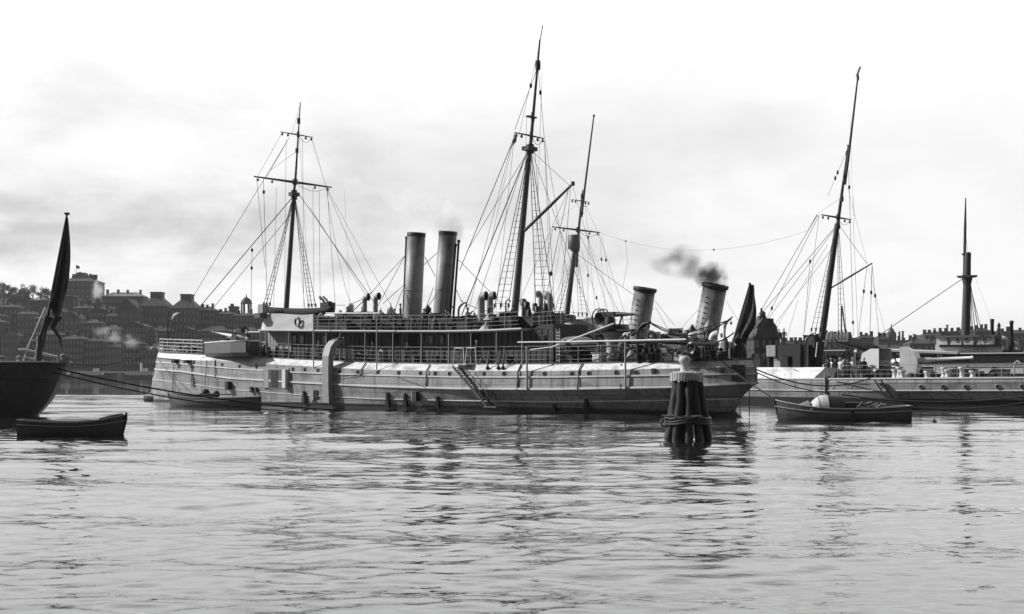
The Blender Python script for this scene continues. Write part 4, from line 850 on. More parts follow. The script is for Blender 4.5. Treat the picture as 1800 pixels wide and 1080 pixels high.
# horizontal swinging booms and slanted boom aft
for p0, p1, r_, y_ in (((910, 602), (1008, 601), .055, -3.5), ((1000, 601), (1206, 597), .065, -3.5), ((932, 615), (966, 611), .04, -3.5), ((966, 612), (1079, 569), .05, -3.4)):
    b = MB(); b.tube([A.pt(*p0, y_), A.pt(*p1, y_)], r_, 8); b.obj('swinging_boom', 'white_paint', shipA)
# ---------------------------------------------------------------- ship A: afterdeck (seen right of the deckhouse)
zA = lambda px, y=0: zdeck(A.pt(px, 632, y).x)
# gun platform on a flared column
c = A.pt(1076, 582, -1.0); xg = c.x; zb = zdeck(xg); zp = c.z
b = MB(); b.lathe((xg, -1.0, zb), [(.95, 0), (.9, .15), (.45, .4), (.4, (zp - zb) * .55), (.55, (zp - zb) * .8), (.9, zp - zb - .1)], 18); pf = b.obj('platform_column', 'pale_paint', shipA)
b = MB(); b.lathe((xg, -1.0, zp - .1), [(1.2, 0), (1.25, .08), (1.25, .55), (1.1, .55), (1.1, .1), (.01, .1)], 18); b.box((xg + 1.5, -1, zp), (1.8, 1.6, .12)); b.obj('gun_platform', 'dark_paint', pf)
b = MB(); b.lathe((xg - .2, -1.0, zp), [(.5, 0), (.42, .6), (.36, 1.0)], 12); b.tube([(xg - .9, -1.0, zp + 1.25), (xg + .4, -1.0, zp + 1.2), (xg + 2.0, -1.0, zp + 1.15)], [.16, .2, .09], 8); b.box((xg - .2, -1, zp + 1.2), (1.1, .5, .35)); b.tube([(xg + .6, -1, zp + .2), (xg + .9, -1, zp + 1.1)], .07, 5)
b.obj('machine_gun', 'dark_paint', shipA)
c = A.pt(1056, 558, -1.0); b = MB(); Tm = Matrix.Rotation(R(90), 4, 'X') @ Matrix.Rotation(R(0), 4, 'Y')
for t in (-.25, .25): b.tube([c + Vector((.62 * math.cos(k * .5236), t, .62 * math.sin(k * .5236))) for k in range(13)], .05, 5, False)
for k in range(6): a_ = k * math.pi / 6; b.tube([c + Vector((-.6 * math.cos(a_), 0, -.6 * math.sin(a_))), c + Vector((.6 * math.cos(a_), 0, .6 * math.sin(a_)))], .04, 4)
b.lathe(c, [(.35, -.3), (.4, 0), (.35, .3)], 10, 0, Tm); b.tube([c - Vector((0, 0, .6)), Vector((c.x, -1, zp - .3))], .09, 6); b.box((c.x + .3, -1, zp - .2), (1.6, .3, .12)); b.obj('hose_reel', 'dark_paint', shipA)
railing([Vector((xg + .8, -1.8, zp)), Vector((xg + 2.4, -1.8, zp)), Vector((xg + 2.4, -.2, zp))], 1.1, 3, .8, 'platform_railing', 'dark_paint', shipA)
b = MB()
for px, yt in ((1033, 555), (1042, 551), (1050, 549), (1066, 549), (1072, 552)):
    T = A.pt(px, yt, 1.2); b.tube([(T.x, 1.2, zb), T], .025, 4)
b.obj('awning_rod', 'wire', shipA)
# lattice post, covered dinghy on chocks, boxes, skylight
c0 = A.pt(981, 578, -2.6); zb = zdeck(c0.x); b = MB()
for dx in (-.16, .16): b.tube([(c0.x + dx, -2.6, zb), (c0.x + dx, -2.6, c0.z)], .05, 5)
for k in range(10): b.box((c0.x, -2.6, zb + .25 + k * (c0.z - zb - .3) / 10), (.4, .07, .1))
b.obj('lattice_post', 'pale_paint', shipA)
c = A.pt(1012, 604, -1.2); zb = zdeck(c.x); b = MB(); prof = []
for i in range(11):
    t = -1 + i / 5; w_ = 1.0 * (1 - abs(t) ** 2.5) + .04; row = []
    for k in range(9):
        a_ = math.pi * k / 8; row.append((c.x + t * 2.1, -1.2 - w_ * math.cos(a_) * 1.0, c.z - .1 + w_ * .62 * math.sin(a_)))
    prof.append(row)
b.grid(prof); prof = []
for i in range(11):
    t = -1 + i / 5; w_ = 1.0 * (1 - abs(t) ** 2.5) + .04; prof.append([(c.x + t * 2.0, -1.2 - w_ * math.cos(math.pi * k / 8), c.z - .1 - w_ * .75 * math.sin(math.pi * k / 8)) for k in range(9)])
b2 = MB(); b2.grid(prof); 
t_ = empty('covered_dinghy', A.world((0, 0, 0)), A.a, 'small dinghy under a pale canvas cover on the afterdeck, left of the gun column', 'dinghy')
b2.obj('hull', 'dark_paint', t_); b.obj('canvas_cover', 'canvas_grey', t_)
b = MB()
for dx in (-1.1, 1.1): b.box((c.x + dx, -1.2, (zb + c.z) / 2 - .45), (.15, 1.3, max(.2, c.z - zb - .8)))
b.obj('boat_chock', 'dark_paint', shipA)
crate(A, shipA, 1041, 1053, 620, -2.3, zA(1047), .8, 'deck_box', 'white_paint'); crate(A, shipA, 1018, 1034, 615, -1.0, zA(1026), 1.2, 'deck_box', 'dark_paint')
crate(A, shipA, 1156, 1172, 614, -2.0, zA(1164), .9, 'deck_box', 'pale_paint'); crate(A, shipA, 1172, 1186, 611, -1.6, zA(1178), 1.0, 'deck_box', 'grey_paint')
crate(A, shipA, 1120, 1150, 616, .2, zA(1135), 1.5, 'hatch', 'dark_paint'); crate(A, shipA, 1222, 1250, 612, .0, zA(1235), 1.6, 'hatch', 'grey_paint'); crate(A, shipA, 1262, 1276, 614, -.6, zA(1270), 1.0, 'deck_box', 'canvas_grey')
crate(A, shipA, 1055, 1068, 606, .5, zA(1060), 1.2, 'deck_box', 'dark_paint'); crate(A, shipA, 1088, 1104, 612, -.2, zA(1096), 1.2, 'deck_box', 'house_wall')
# cowls and gun shield aft
def cA2(px, yt, w_, face, y=0, m='pale_paint', head=1.5): return cowl(A, shipA, px, yt, y, zdeck(A.pt(px, 632, y).x), w_, face, m, head)
cA2(1152, 581, 11, R(185), -.8, 'grey_paint', 1.6); cA2(1200, 580, 11, R(20), .6, 'grey_paint'); cA2(1213, 582, 12, R(60), -.6, 'white_paint', 1.35); cA2(1251, 582, 11, R(40), .3, 'white_paint', 1.4)
a = A.pt(1162, 587, -1.6); c = A.pt(1196, 585, -1.6); zb = zdeck(a.x); b = MB()
b.poly([(a.x, -1.6, a.z), (c.x - .2, -1.6, c.z), (c.x + .1, -1.6, zb + 1.0), (a.x + .5, -1.6, zb + 1.0)], (0, 1.6, 0)); b.obj('gun_house', 'grey_paint', shipA)
gun((a.x + 1.2, -.8, zb), R(0), R(4), 3.0, .09, shipA, 'dark_paint', hgt=.9)
# stern clutter, davit, flagstaff with furled ensign
davit(A, shipA, 1273, 562, 1285, 559, zA(1275), -1.0, .1, 'white_paint'); davit(A, shipA, 1121, 568, 1140, 564, zA(1121), -2.5, .1, 'dark_paint')
for pts_ in ([(1146, 564), (1205, 577), (1290, 556)], ): 
    b = MB(); b.tube(sag(A.pt(1140, 566, -2), A.pt(1288, 557, -1.0), 1.1), .05, 5); b.tube([A.pt(1110, 590, -2), A.pt(1135, 570, -2.3), A.pt(1144, 566, -2)], .12, 6); b.tube([A.pt(1142, 567, -2), A.pt(1195, 590, -1.5), A.pt(1285, 562, -1.2)], .04, 5); b.obj('stay', 'rope', shipA)
b = MB(); b.tube([A.pt(1105, 603, -3.2), A.pt(1140, 600, -3.2), A.pt(1205, 604, -3.2), A.pt(1260, 606, -2.8)], .12, 6); b.obj('furled_awning', 'canvas_dark', shipA)
F0 = A.pt(1281, 628, 0); F1 = A.pt(1318, 499, 0); b = MB(); b.tube([F0, F1], [.09, .045], 8); b.sphere(F1, .09); fs = b.obj('flagstaff', 'spar', shipA)
def furled(P0, P1, wid, name, parent, fr_s=.0, seed=1, tail=1.0, m='flag_cloth'):
    """ensign hanging in folds down its raked staff: a thick cloth body"""
    rows = []; n = 16; D_ = (P0 - P1)
    for i in range(n + 1):
        t = i / n; c = P1 + D_ * t * .93; wv = wid * (math.sin(math.pi * min(1, t * .72 + .06)) ** .9) * (1 if t < .72 else 1 - (t - .72) * 1.6)
        row = []
        for k in range(13):
            a_ = k / 12; x = wv * a_; y = .16 * math.sin(a_ * 9 + t * 3 + seed) * (.3 + a_)
            row.append(c + Vector((x, y, -.45 * x * (1 - t) - (.25 * math.sin(a_ * 7 + seed) if i == n else 0) - (tail * a_ if t > .8 else 0) * (t - .8) * 5)))
        rows.append(row)
    b = MB(); b.grid(rows); b.grid([[p + Vector((.02, .09, -.02)) for p in r] for r in rows]); return b.obj(name, m, parent)
furled(F0.lerp(F1, .12), F1, 1.15, 'ensign', fs, seed=2)
lines(A, fs, [(1318, 500, 0, 1288, 628, -.8, .02), (1318, 500, 0, 1310, 630, 0, .02)], 'halyard')
rnd = random.Random(4)
for k in range(11):
    b = MB()
    px = 1264 + k * 4.2; c = A.pt(px, 632, rnd.uniform(-.8, .6)); zb = zdeck(min(c.x, 73)); h = rnd.uniform(.5, 1.6); b.lathe((min(c.x, 73.6), c.y * .6, zb), [(.3, 0), (.24, .2), (.18, h - .25), (.26, h - .1), (.02, h)], 8); b.obj('stern_bollard', 'dark_paint', shipA)
for px, m_ in ((1270, 'canvas_dark'), (1297, 'canvas_dark'), (1306, 'dark_paint')):
    c = A.pt(px, 600, 0); zb = zdeck(min(c.x, 74)); b = MB(); h = 1.9; b.lathe((min(c.x, 73.4), 0.1, zb), [(.5, 0), (.55, .4), (.42, .9), (.3, h * .75), (.05, h)], 9); b.obj('covered_winch', m_, shipA)
# rudder head and boat-guard rods under the counter
b = MB(); b.poly([(65.5, -.12, -1.5), (74.0, -.12, -.3), (73.2, -.12, .4), (72.0, -.12, 1.2), (67, -.12, 1.2)], (0, .24, 0)); b.obj('rudder', 'hull_boot', shipA)
b = MB()
for dx in (0, 1.1): b.tube([(74.6 - dx * .2, -.6 - dx, 2.4), (74.6, -.6 - dx, .1)], .035, 5)
b.tube([(74.5, -.5, 1.1), (74.5, -1.8, 1.1)], .035, 5); b.obj('boat_guard', 'dark_paint', shipA)
def clutter(fr, parent, px0, px1, y0, y1, zb, n, h0, h1, seed):
    rnd = random.Random(seed)
    for k in range(n):
        px = px0 + (px1 - px0) * (k + rnd.uniform(.1, .9)) / n; y = rnd.uniform(y0, y1); x = fr.pt(px, 620, y).x; z = zb(x); h = rnd.uniform(h0, h1); m = rnd.choice(('dark_paint', 'dark_paint', 'house_wall', 'canvas_dark', 'house_wall', 'grey_paint', 'canvas_dark', 'pale_paint')); q = rnd.randrange(6); b = MB(); w = rnd.uniform(.3, .8)
        if q == 0: b.box((x, y, z + h * .35), (w * 1.6, w, h * .7)); b.box((x, y, z + h * .72), (w * 1.75, w * 1.15, .08)); nm = 'deck_box'
        elif q == 1: b.lathe((x, y, z), [(w * .4, 0), (w * .3, h * .7), (w * .5, h * .72), (w * .5, h * .8), (.02, h * .95)], 10); nm = 'mushroom_vent'
        elif q == 2:
            for j in range(5): b.tube([(x + w * .55 * math.cos(a), y + w * .55 * math.sin(a), z + .06 + j * .11) for a in [i * .524 for i in range(13)]], .06, 5, False)
            nm = 'rope_coil'
        elif q == 3: b.tube([(x, y, z), (x, y, z + h), (x + .25, y, z + h + .2), (x + .5, y, z + h)], .07, 6); nm = 'gooseneck_pipe'
        elif q == 4:
            b.lathe((x, y - w * .6, z + h * .4), [(.25, 0), (.3, .05), (.18, .1), (.18, w), (.3, w + .05), (.25, w + .1)], 10, 0, Matrix.Rotation(R(-90), 4, 'X')); b.box((x, y, z + h * .2), (.5, w, h * .4)); b.tube([(x + .2, y - w * .6, z + h * .4), (x + .5, y - w * .65, z + h * .8)], .03, 4); nm = 'winch'
        else:
            b.lathe((x, y, z), [(w * .5, 0), (w * .55, h * .2), (w * .4, h * .6), (w * .2, h * .85), (.02, h * .9)], 9); b.lathe((x + .5, y + .2, z), [(w * .4, 0), (w * .35, h * .4), (.02, h * .6)], 8); nm = 'covered_gear'
        b.obj(nm, m, parent)
clutter(A, shipA, 585, 910, -2.5, -1.6, zu, 22, .7, 1.5, 11); clutter(A, shipA, 600, 915, .5, 2.4, zu, 16, 1.0, 2.3, 12)
clutter(A, shipA, 985, 1290, -2.4, -1.2, lambda x: zdeck(min(x, 74)), 28, .8, 1.9, 13); clutter(A, shipA, 985, 1270, 1.0, 2.6, lambda x: zdeck(min(x, 73)), 18, 1.8, 3.4, 31); clutter(A, shipA, 560, 975, -.9, .9, zu, 20, .9, 2.4, 32); clutter(A, shipA, 980, 1262, -.4, 2.2, lambda x: zdeck(min(x, 74)), 26, 1.3, 2.9, 14)
clutter(A, shipA, 475, 900, -2.8, -2.4, zdeck, 12, .4, .9, 15); clutter(A, shipA, 305, 358, -1.0, .8, zdeck, 4, .4, .9, 16)
# deck hoses and stays along the after deck
for k, (a_, c_, s_) in enumerate([((985, 600), (1060, 606), .3), ((1030, 612), (1100, 590), .4), ((1090, 606), (1150, 600), .5), ((1150, 602), (1230, 596), .6), ((1225, 598), (1290, 585), .4), ((990, 618), (1040, 608), .2)]):
    b = MB(); b.tube(sag(A.pt(*a_, -2.6), A.pt(*c_, -2.2), s_), .05, 5); b.obj('hose', 'rope', shipA)
# ---------------------------------------------------------------- foredeck
Zf = lambda x: zdeck(x)
c = A.pt(282, 583, 0); b = MB(); b.tube([(1.2, 0, 5.4), (.75, 0, c.z)], [.05, .03], 6); b.obj('jackstaff', 'pale_paint', shipA)
b = MB(); b.sphere((1.0, -.5, 5.65), .28); b.box((1.8, 0, 5.6), (1.6, .5, .45)); b.tube([(.2, -.3, 5.5), (-.1, -.5, 5.65)], .2, 8); b.obj('fairlead', 'pale_paint', shipA)
b = MB(); c = Vector((3.4, 0, 0))
b.tube([(3.0, 0, 5.3), (3.0, 0, 8.9), (3.3, 0, 9.8)], [.1, .08, .05], 6); b.tube([(3.0, 0, 8.6), (4.6, 0, 9.4), (5.4, 0, 9.3)], .07, 6); b.tube([(3.0, .2, 7.2), (3.8, .2, 8.4)], .06, 5); b.obj('cat_davit', 'dark_paint', shipA)
b = MB(); b.tube([(3.9, -.1, 8.7), (4.5, -.1, 9.15), (5.1, -.1, 9.3)], [.05, .16, .05], 6); b.obj('anchor_stock', 'white_paint', shipA)
b = MB(); b.lathe((5.6, 0, Zf(5.6)), [(.5, 0), (.3, .2), (.25, .7), (.45, .95), (.02, 1.0)], 12); b.lathe((8.5, -1, Zf(8.5)), [(.35, 0), (.2, .2), (.2, .6), (.3, .75), (.02, .8)], 10); b.obj('capstan', 'dark_paint', shipA)
crate(A, shipA, 349, 363, 606, -1.8, Zf(12.5), 1.0, 'deck_box', 'dark_paint'); crate(A, shipA, 303, 330, 612, 0, Zf(8), 1.6, 'hatch', 'white_paint')
cowl(A, shipA, 434, 572, .5, Zf(22), 9, R(200), 'house_wall', 1.5)
b = MB(); a = A.pt(432, 584, 0); c = A.pt(458, 584, 0); b.tube([(a.x, 0, Zf(21)), (a.x, 0, a.z), (c.x, 0, c.z)], .06, 5); b.obj('awning_spar', 'white_paint', shipA)
for k in range(7): 
    b = MB(); x = 21.5 + k * .55; b.lathe((x, -2.2 + .15 * (k % 3), Zf(x)), [(.32, 0), (.36, .5), (.2, .9 + .25 * (k % 2)), (.02, 1.15 + .25 * (k % 2))], 8); b.obj('rope_heap', 'dark_paint', shipA)
for k in range(3): x = A.pt(444 + k * 5, 608, -2.6).x; b = MB(); b.sphere((x, -2.7, Zf(x) + 1.15), .22); b.obj('kit_bag', 'white_paint', shipA)
# ---------------------------------------------------------------- ship B: raked twin-funnel gunboat behind and to the right
Bf = Frame(30.0, 116.0, R(-45))
shipB = empty('gunboat', Bf.o, Bf.a, 'pale grey gunboat with two raked rung-studded funnels, partly hidden behind the nearer gunboat', 'warship')
BB = [(-52, .05), (-49, 1.2), (-44, 2.4), (-38, 3.3), (-30, 3.9), (-15, 4.1), (2, 4.1), (8, 3.85), (15, 3.15), (24, 2.1), (34, 1.2), (40, .95), (43, .4), (43.6, .05)]
zdB = [(-52, 4.6), (-40, 3.9), (-25, 3.1), (-10, 2.55), (0, 2.52), (20, 2.7), (43.6, 3.1)]
STB = [-52, -51, -49, -47, -44, -41] + list(range(-38, 34, 3)) + [34, 37, 40, 41.5, 43, 43.6]
def rowsB(s):
    B = interp(s, BB); z = interp(s, zdB); u = .9 * min(1, max(0, (s - 2) / 9)) * min(1, B / 2.2); return [(s, -B * .5, -2), (s, -B * .94 + u * 1.1, -.4), (s, -B * .96 + u * .95, .5), (s, -B * .97 + u * .8, .85), (s, -B + u * .22, z - 1.05), (s, -B, z - .35), (s, -B * .99, z)]
RB = list(map(list, zip(*[rowsB(s) for s in STB]))); MBm = mirror(RB)
b = MB(); strips(b, RB[0:4], 1); strips(b, MBm[0:4], 1); strips(b, RB[3:], 0); strips(b, MBm[3:], 0); b.obj('hull', ['hull_grey', 'hull_boot'], shipB)
b = MB(); b.grid([RB[-1], [(p[0], 0, p[2] + .06) for p in RB[-1]], MBm[-1]]); b.obj('main_deck', 'deck_wood', shipB)
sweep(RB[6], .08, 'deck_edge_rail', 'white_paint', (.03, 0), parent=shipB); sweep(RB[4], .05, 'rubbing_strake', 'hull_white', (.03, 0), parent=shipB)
def zB(x): return interp(x, zdB)
def yB(x): return -interp(x, BB)
bx = lambda px: Bf.pt(px, 660, -4.1).x
for px in (1357, 1373, 1392, 1419, 1464, 1494, 1613, 1650, 1688, 1742, 1783):
    p = Bf.pt(px, 675, -4.12); disc('porthole', (p.x, yB(p.x) + .06, zB(p.x) - .72), .17, (0, -1, 0), shipB)
# raised forward bulwark with tumblehome, ending just left of the aft mast
x1, x2 = -40, bx(1436); xs = [x1 + (x2 - x1) * i / 16 for i in range(17)]
b = MB(); R0 = [(x, yB(x) * .99 - .0, zB(x) + .03) for x in xs]; R1 = [(x + (.45 if i == 16 else 0), yB(x) * .99 + .75, zB(x) + 1.05) for i, x in enumerate(xs)]
R0[-1] = (x2 - .35, R0[-1][1], R0[-1][2])
b.grid([R0, R1, mirror([R1])[0], mirror([R0])[0]], smooth=False); b.add([R0[-1], R1[-1], mirror([R1])[0][-1], mirror([R0])[0][-1]], [(0, 1, 2, 3)]); b.obj('raised_deck', 'hull_pale', shipB)
b = MB(); q = R0[-1]; b.poly([(x2 - .2, q[1] - .02, q[2]), (x2 + .35, q[1] + .7, q[2] + 1.0), (x2 + 1.6, q[1] + .7, q[2] + .95), (x2 + 1.7, q[1] - .02, q[2])], (0, .2, 0)); b.obj('end_plate', 'dark_paint', shipB)
railing([Vector((x, yB(x) + .12, zB(x))) for x in np.linspace(x2 + 2, 42, 24)], 1.15, 3, 1.8, 'deck_railing', 'pale_paint', shipB, .02, .028)
railing([Vector((x, -yB(x) - .12, zB(x))) for x in np.linspace(x2 + 2, 42, 24)], 1.15, 3, 1.8, 'deck_railing', 'pale_paint', shipB, .02, .028)
# vertical posts and ladder on the side
b = MB(); p = Bf.pt(1450, 690, -4.2); b.tube([(p.x, -4.2, .9), (p.x, -4.2, 3.0)], .1, 6); b.obj('side_post', 'pale_paint', shipB)
b = MB(); a = Bf.pt(1537, 668, -4.25); c = Bf.pt(1563, 708, -4.6)
for dx in (0, .6): b.tube([a + Vector((dx, 0, 0)), c + Vector((dx, 0, 0))], .06, 4)
for k in range(10): q = a.lerp(c, (k + .5) / 10); b.box(q + Vector((.3, 0, 0)), (.7, .35, .05))
b.obj('accommodation_ladder', 'dark_paint', shipB)
# funnels
fB1 = funnel(Bf, shipB, (1134, 507), (1120, 600), 37, 3.0, True, bands=(.5,)); fB2 = funnel(Bf, shipB, (1257.5, 501), (1238, 605), 42, 2.9, True, bands=(.5,))
lines(Bf, fB1[0], [(1152, 530, 0, 1185, 572, -2, .02), (1152, 540, 0, 1180, 590, -2, .02), (1112, 530, 0, 1105, 600, 0, .05)], 'guy_wire', .02, 'wire')
lines(Bf, fB2[0], [(1235, 536, 0, 1195, 580, 0, .015), (1232, 560, 0, 1205, 590, 0, .015), (1277, 530, 0, 1320, 600, 0, .015)], 'guy_wire', .02, 'wire')
# fore mast with top
mB1, _ = mast(Bf, shipB, [(985, 640), (996, 556), (1010, 442), (1013, 425)], [.34, .32, .24, .2])
tB1, _ = mast(Bf, mB1, [(1013, 470), (1017, 405), (1024, 340), (1025, 334)], [.17, .15, .1, .08], name='topmast')
tB2, _ = mast(Bf, mB1, [(1022, 382), (1028, 330), (1044, 203)], [.13, .12, .075], name='wireless_pole')
b = MB(); b.lathe(Bf.pt(1044, 204, 0), [(.01, -.2), (.16, 0), (.01, .2)], 8); b.lathe(Bf.pt(1024, 345, 0), [(.22, -.2), (.22, .2)], 8); b.lathe(Bf.pt(1022, 375, 0), [(.22, -.15), (.22, .15)], 8); b.box(Bf.pt(1011, 440, 0), (.5, .9, .3)); b.obj('mast_cap', 'spar_dark', mB1)
b = MB(); c = Bf.pt(1009, 426, -.6); b.lathe(c, [(.62, -.78), (.68, -.7), (.68, .75), (.62, .78), (.6, .5)], 14); b.add([c + Vector((.6 * math.cos(k * .449), .6 * math.sin(k * .449), -.76)) for k in range(14)], [tuple(range(14))]); b.obj('lookout_top', 'grey_paint', mB1)
yard(Bf, mB1, 1016, 404, 3.9, .12); yard(Bf, mB1, 1022.5, 353, 1.5, .06)
shrouds(Bf, mB1, (1010, 445), [(972, 556), (981, 556), (988, 556)], -3, 0, .5, .025); shrouds(Bf, mB1, (1013, 445), [(1017, 558), (1024, 558), (1033, 558)], 3, 0, .5, .025)
lines(Bf, mB1, [(1010, 444, 0, 1150, 545, 0, .025), (1016, 408, 0, 1096, 565, 0, .02), (1052, 409, 3, 1103, 565, 0, .016), (973, 398, -3.6, 940, 560, -3, .014), (1000, 330, 0, 968, 545, 0, .001), (1024, 350, 0, 975, 395, -3, .012), (1024, 350, 0, 1050, 406, 3, .012), (1034, 410, 2, 1033, 560, 1, .016, 0, (.05, .5)),
    (1054, 412, 3.5, 1065, 560, 3, .012, 0, (.3,)), (1058, 415, 3.5, 1082, 560, 1, .012, 0, (.3,)), (1022, 440, 0, 1060, 560, 0, .016, 0, (.7,)), (972, 398, -3.6, 958, 470, -3.6, .012), (1027, 340, 0, 1046, 545, 2, .012), (990, 402, -1.5, 962, 560, -3, .014), (1012, 430, 0, 960, 560, -2, .014), (1000, 405, -.8, 975, 560, -2, .012),
    (1017, 410, 0, 985, 545, -1, .012), (1013, 450, 0, 1000, 556, 1, .012), (1030, 408, 1, 1080, 545, 0, .012)], r=.016)
# aft mast
mB2, _ = mast(Bf, shipB, [(1437, 650), (1440, 628), (1471, 400), (1473, 392)], [.36, .34, .24, .2], 'spar_dark')
tB3, _ = mast(Bf, mB2, [(1471, 415), (1474, 383), (1491, 258), (1490, 255)], [.17, .16, .08, .07], 'spar_dark', 'topmast')
tB4, _ = mast(Bf, mB2, [(1485, 325), (1491, 280), (1508, 135)], [.12, .12, .075], 'spar_dark', 'wireless_pole')
a = Bf.pt(1508, 134, 0); b = MB(); b.tube([a, a + Vector((.3, 0, .8))], .03, 4); b.grid([[a + Vector((.3, 0, .9)), a + Vector((.1, 0, .75))], [a + Vector((-.05, .05, .1)), a + Vector((-.3, .05, -.05))]]); b.obj('pennant', 'flag_cloth', mB2)
b = MB()
for px, py, r_ in ((1472, 398, .3), (1489, 270, .14), (1487, 297, .14), (1485, 316, .16), (1480, 350, .17), (1508, 137, .13)): b.lathe(Bf.pt(px, py, 0), [(r_ * .8, -.25), (r_, 0), (r_ * .8, .25)], 8)
b.obj('mast_cap', 'spar_dark', mB2)
yard(Bf, mB2, 1473.5, 382, 2.65, .1, 'spar_dark')
bo0, bo1 = Bf.pt(1460, 507, 0), Bf.pt(1533, 463, 0); b = MB(); b.tube([bo0, bo0.lerp(bo1, .5), bo1], [.07, .09, .06], 8); b.obj('derrick_boom', 'spar_dark', mB2)
shrouds(Bf, mB2, (1469, 410), [(1425, 586), (1433, 586), (1441, 586)], -2.6, 0, .5, .025); shrouds(Bf, mB2, (1473, 410), [(1474, 590), (1480, 590), (1488, 590)], 2.6, 0, .5, .025)
lines(Bf, mB2, [(1471, 396, 0, 1306, 590, -2, .028), (1471, 398, 0, 1325, 595, 0, .022), (1437, 376, -2.6, 1419, 408, -2.6, .02), (1437, 378, -2.6, 1312, 590, -3, .026, 0, (.78,)), (1440, 378, -2.4, 1330, 595, -3, .022, 0, (.75,)), (1476, 398, 0, 1524, 464, 0, .022), (1533, 464, 0, 1529, 590, 0, .024, 0, (.4,)), (1533, 466, 0, 1546, 600, 2, .018, 0, (.4,)),
    (1524, 468, 0, 1508, 595, -1, .02, 0, (.35,)), (1502, 390, 2.6, 1500, 345, 2.6, .012), (1490, 262, 0, 1455, 345, -1, .016, 0, (.5, .62)), (1492, 300, 0, 1500, 590, 2, .02, 0, (.1, .92)), (1440, 378, -2.4, 1413, 590, -2.4, .016), (1468, 430, 0, 1340, 600, 0, .018), (1473, 400, 0, 1450, 590, 0, .012), (1490, 330, 0, 1560, 600, 3, .010),
    (1424, 460, 0, 1413, 590, 0, .02, 0, (.0,)), (1402, 530, 0, 1382, 598, 0, .014), (1455, 430, 0, 1350, 600, 0, .014), (1494, 200, 0, 1500, 380, 2, .008), (1484, 345, 0, 1438, 375, -2.5, .012), (1500, 390, 2.6, 1508, 590, 2.6, .014)], r=.018)
# aerial between the masts
b = MB(); a = Bf.pt(1054, 409, 3.5); c = Bf.pt(1419, 406, -2.6); P = sag(a, c, 1.9, 20); b.tube(P, .012, 4, False); b.tube([P[3], Bf.pt(1103, 462, 2), Bf.pt(1095, 505, 2)], .014, 4, False)
for t in (3, 12): b.lathe(P[t], [(.01, -.12), (.12, 0), (.01, .12)], 6)
b.obj('aerial_wire', 'rope', shipB)
# signal pole and hoist in the clutter right of the aft mast
b = MB()
for px0, px1 in ((1479, 1479), (1480, 1488)):
    b.tube([Bf.pt(px0, 538, -1), Bf.pt(px1, 600, -1)], .07, 5)
b.obj('sheer_legs', 'spar_dark', shipB)
# bridge / chart house forward, seen over the near ship
def crateB(px0, px1, y0, y, zb, dy, name, m): return crate(Bf, shipB, px0, px1, y0, y, zb, dy, name, m)
o = crateB(988, 1046, 563, -1.6, 4.2, 3.4, 'wheelhouse', 'canvas_dark'); crateB(990, 1000, 555, -.5, 6, 1.0, 'wheelhouse_top', 'black')
b = MB(); a = Bf.pt(985, 560, -1); b.lathe((Bf.pt(997, 560, -.8).x, -.8, Bf.pt(997, 565, -.8).z), [(1.0, 0), (1.0, .5), (.7, .7), (.02, .75)], 12); b.obj('bridge_canopy', 'canvas_dark', shipB)
b = MB()
for px in (1038, 1046): pass
b.poly([Bf.pt(1020, 562, -1.7), Bf.pt(1038, 558, -1.7), Bf.pt(1046, 563, -1.7), Bf.pt(1050, 575, -1.7)], (0, 3, 0)); b.obj('bridge_screen', 'grey_paint', shipB)
for px in (999, 1007, 1019, 1031): quadpx_ = [Bf.pt(px - 2.5, 584, -1.62), Bf.pt(px + 2.5, 584, -1.62), Bf.pt(px + 2.5, 592, -1.62), Bf.pt(px - 2.5, 592, -1.62)]; b = MB(); b.poly(quadpx_, (0, -.06, 0)); b.obj('wheelhouse_window', 'window_far' if px < 1005 else 'glass_dark', o)
b = MB(); pts = [Bf.pt(x, y, -2.6) for x, y in ((986, 571), (1000, 571), (1012, 576), (1019, 586), (1022, 600))]; b.tube(pts, [.2, .2, .19, .18, .18], 10); b.obj('curved_pipe', 'pale_paint', shipB)
crateB(1050, 1066, 600, -1, 3, 2, 'deck_box', 'dark_paint'); crateB(1085, 1106, 590, -1, 3, 2, 'galley', 'house_wall'); crateB(1100, 1112, 608, -2, 3, 2, 'deck_box', 'grey_paint')
crateB(1128, 1145, 604, -1.5, 3, 2, 'deck_box', 'grey_paint'); crateB(1180, 1230, 606, -1.5, 3, 2.5, 'engine_casing', 'grey_paint'); crateB(1255, 1285, 602, -1, 3, 2, 'engine_casing', 'dark_paint')
def cB(px, yt, w_, face, y, zb, m='pale_paint', head=1.5): return cowl(Bf, shipB, px, yt, y, zb, w_, face, m, head)
cB(1178, 585, 9, R(30), .5, 3); cB(1192, 582, 9, R(200), -.6, 3, 'grey_paint'); cB(1290, 590, 7, R(30), 0, 3, 'dark_paint')
clutter(Bf, shipB, 1452, 1540, -2.6, -.4, zB, 16, .8, 2.0, 21); clutter(Bf, shipB, 1560, 1790, -1.0, .8, zB, 16, .5, 1.2, 22); clutter(Bf, shipB, 1050, 1290, -1.5, 2.0, lambda x: zB(x) + 1.0, 22, 1.2, 3.0, 23); clutter(Bf, shipB, 1300, 1436, -1.5, 1.5, lambda x: zB(x) + .9, 9, .8, 1.8, 24)
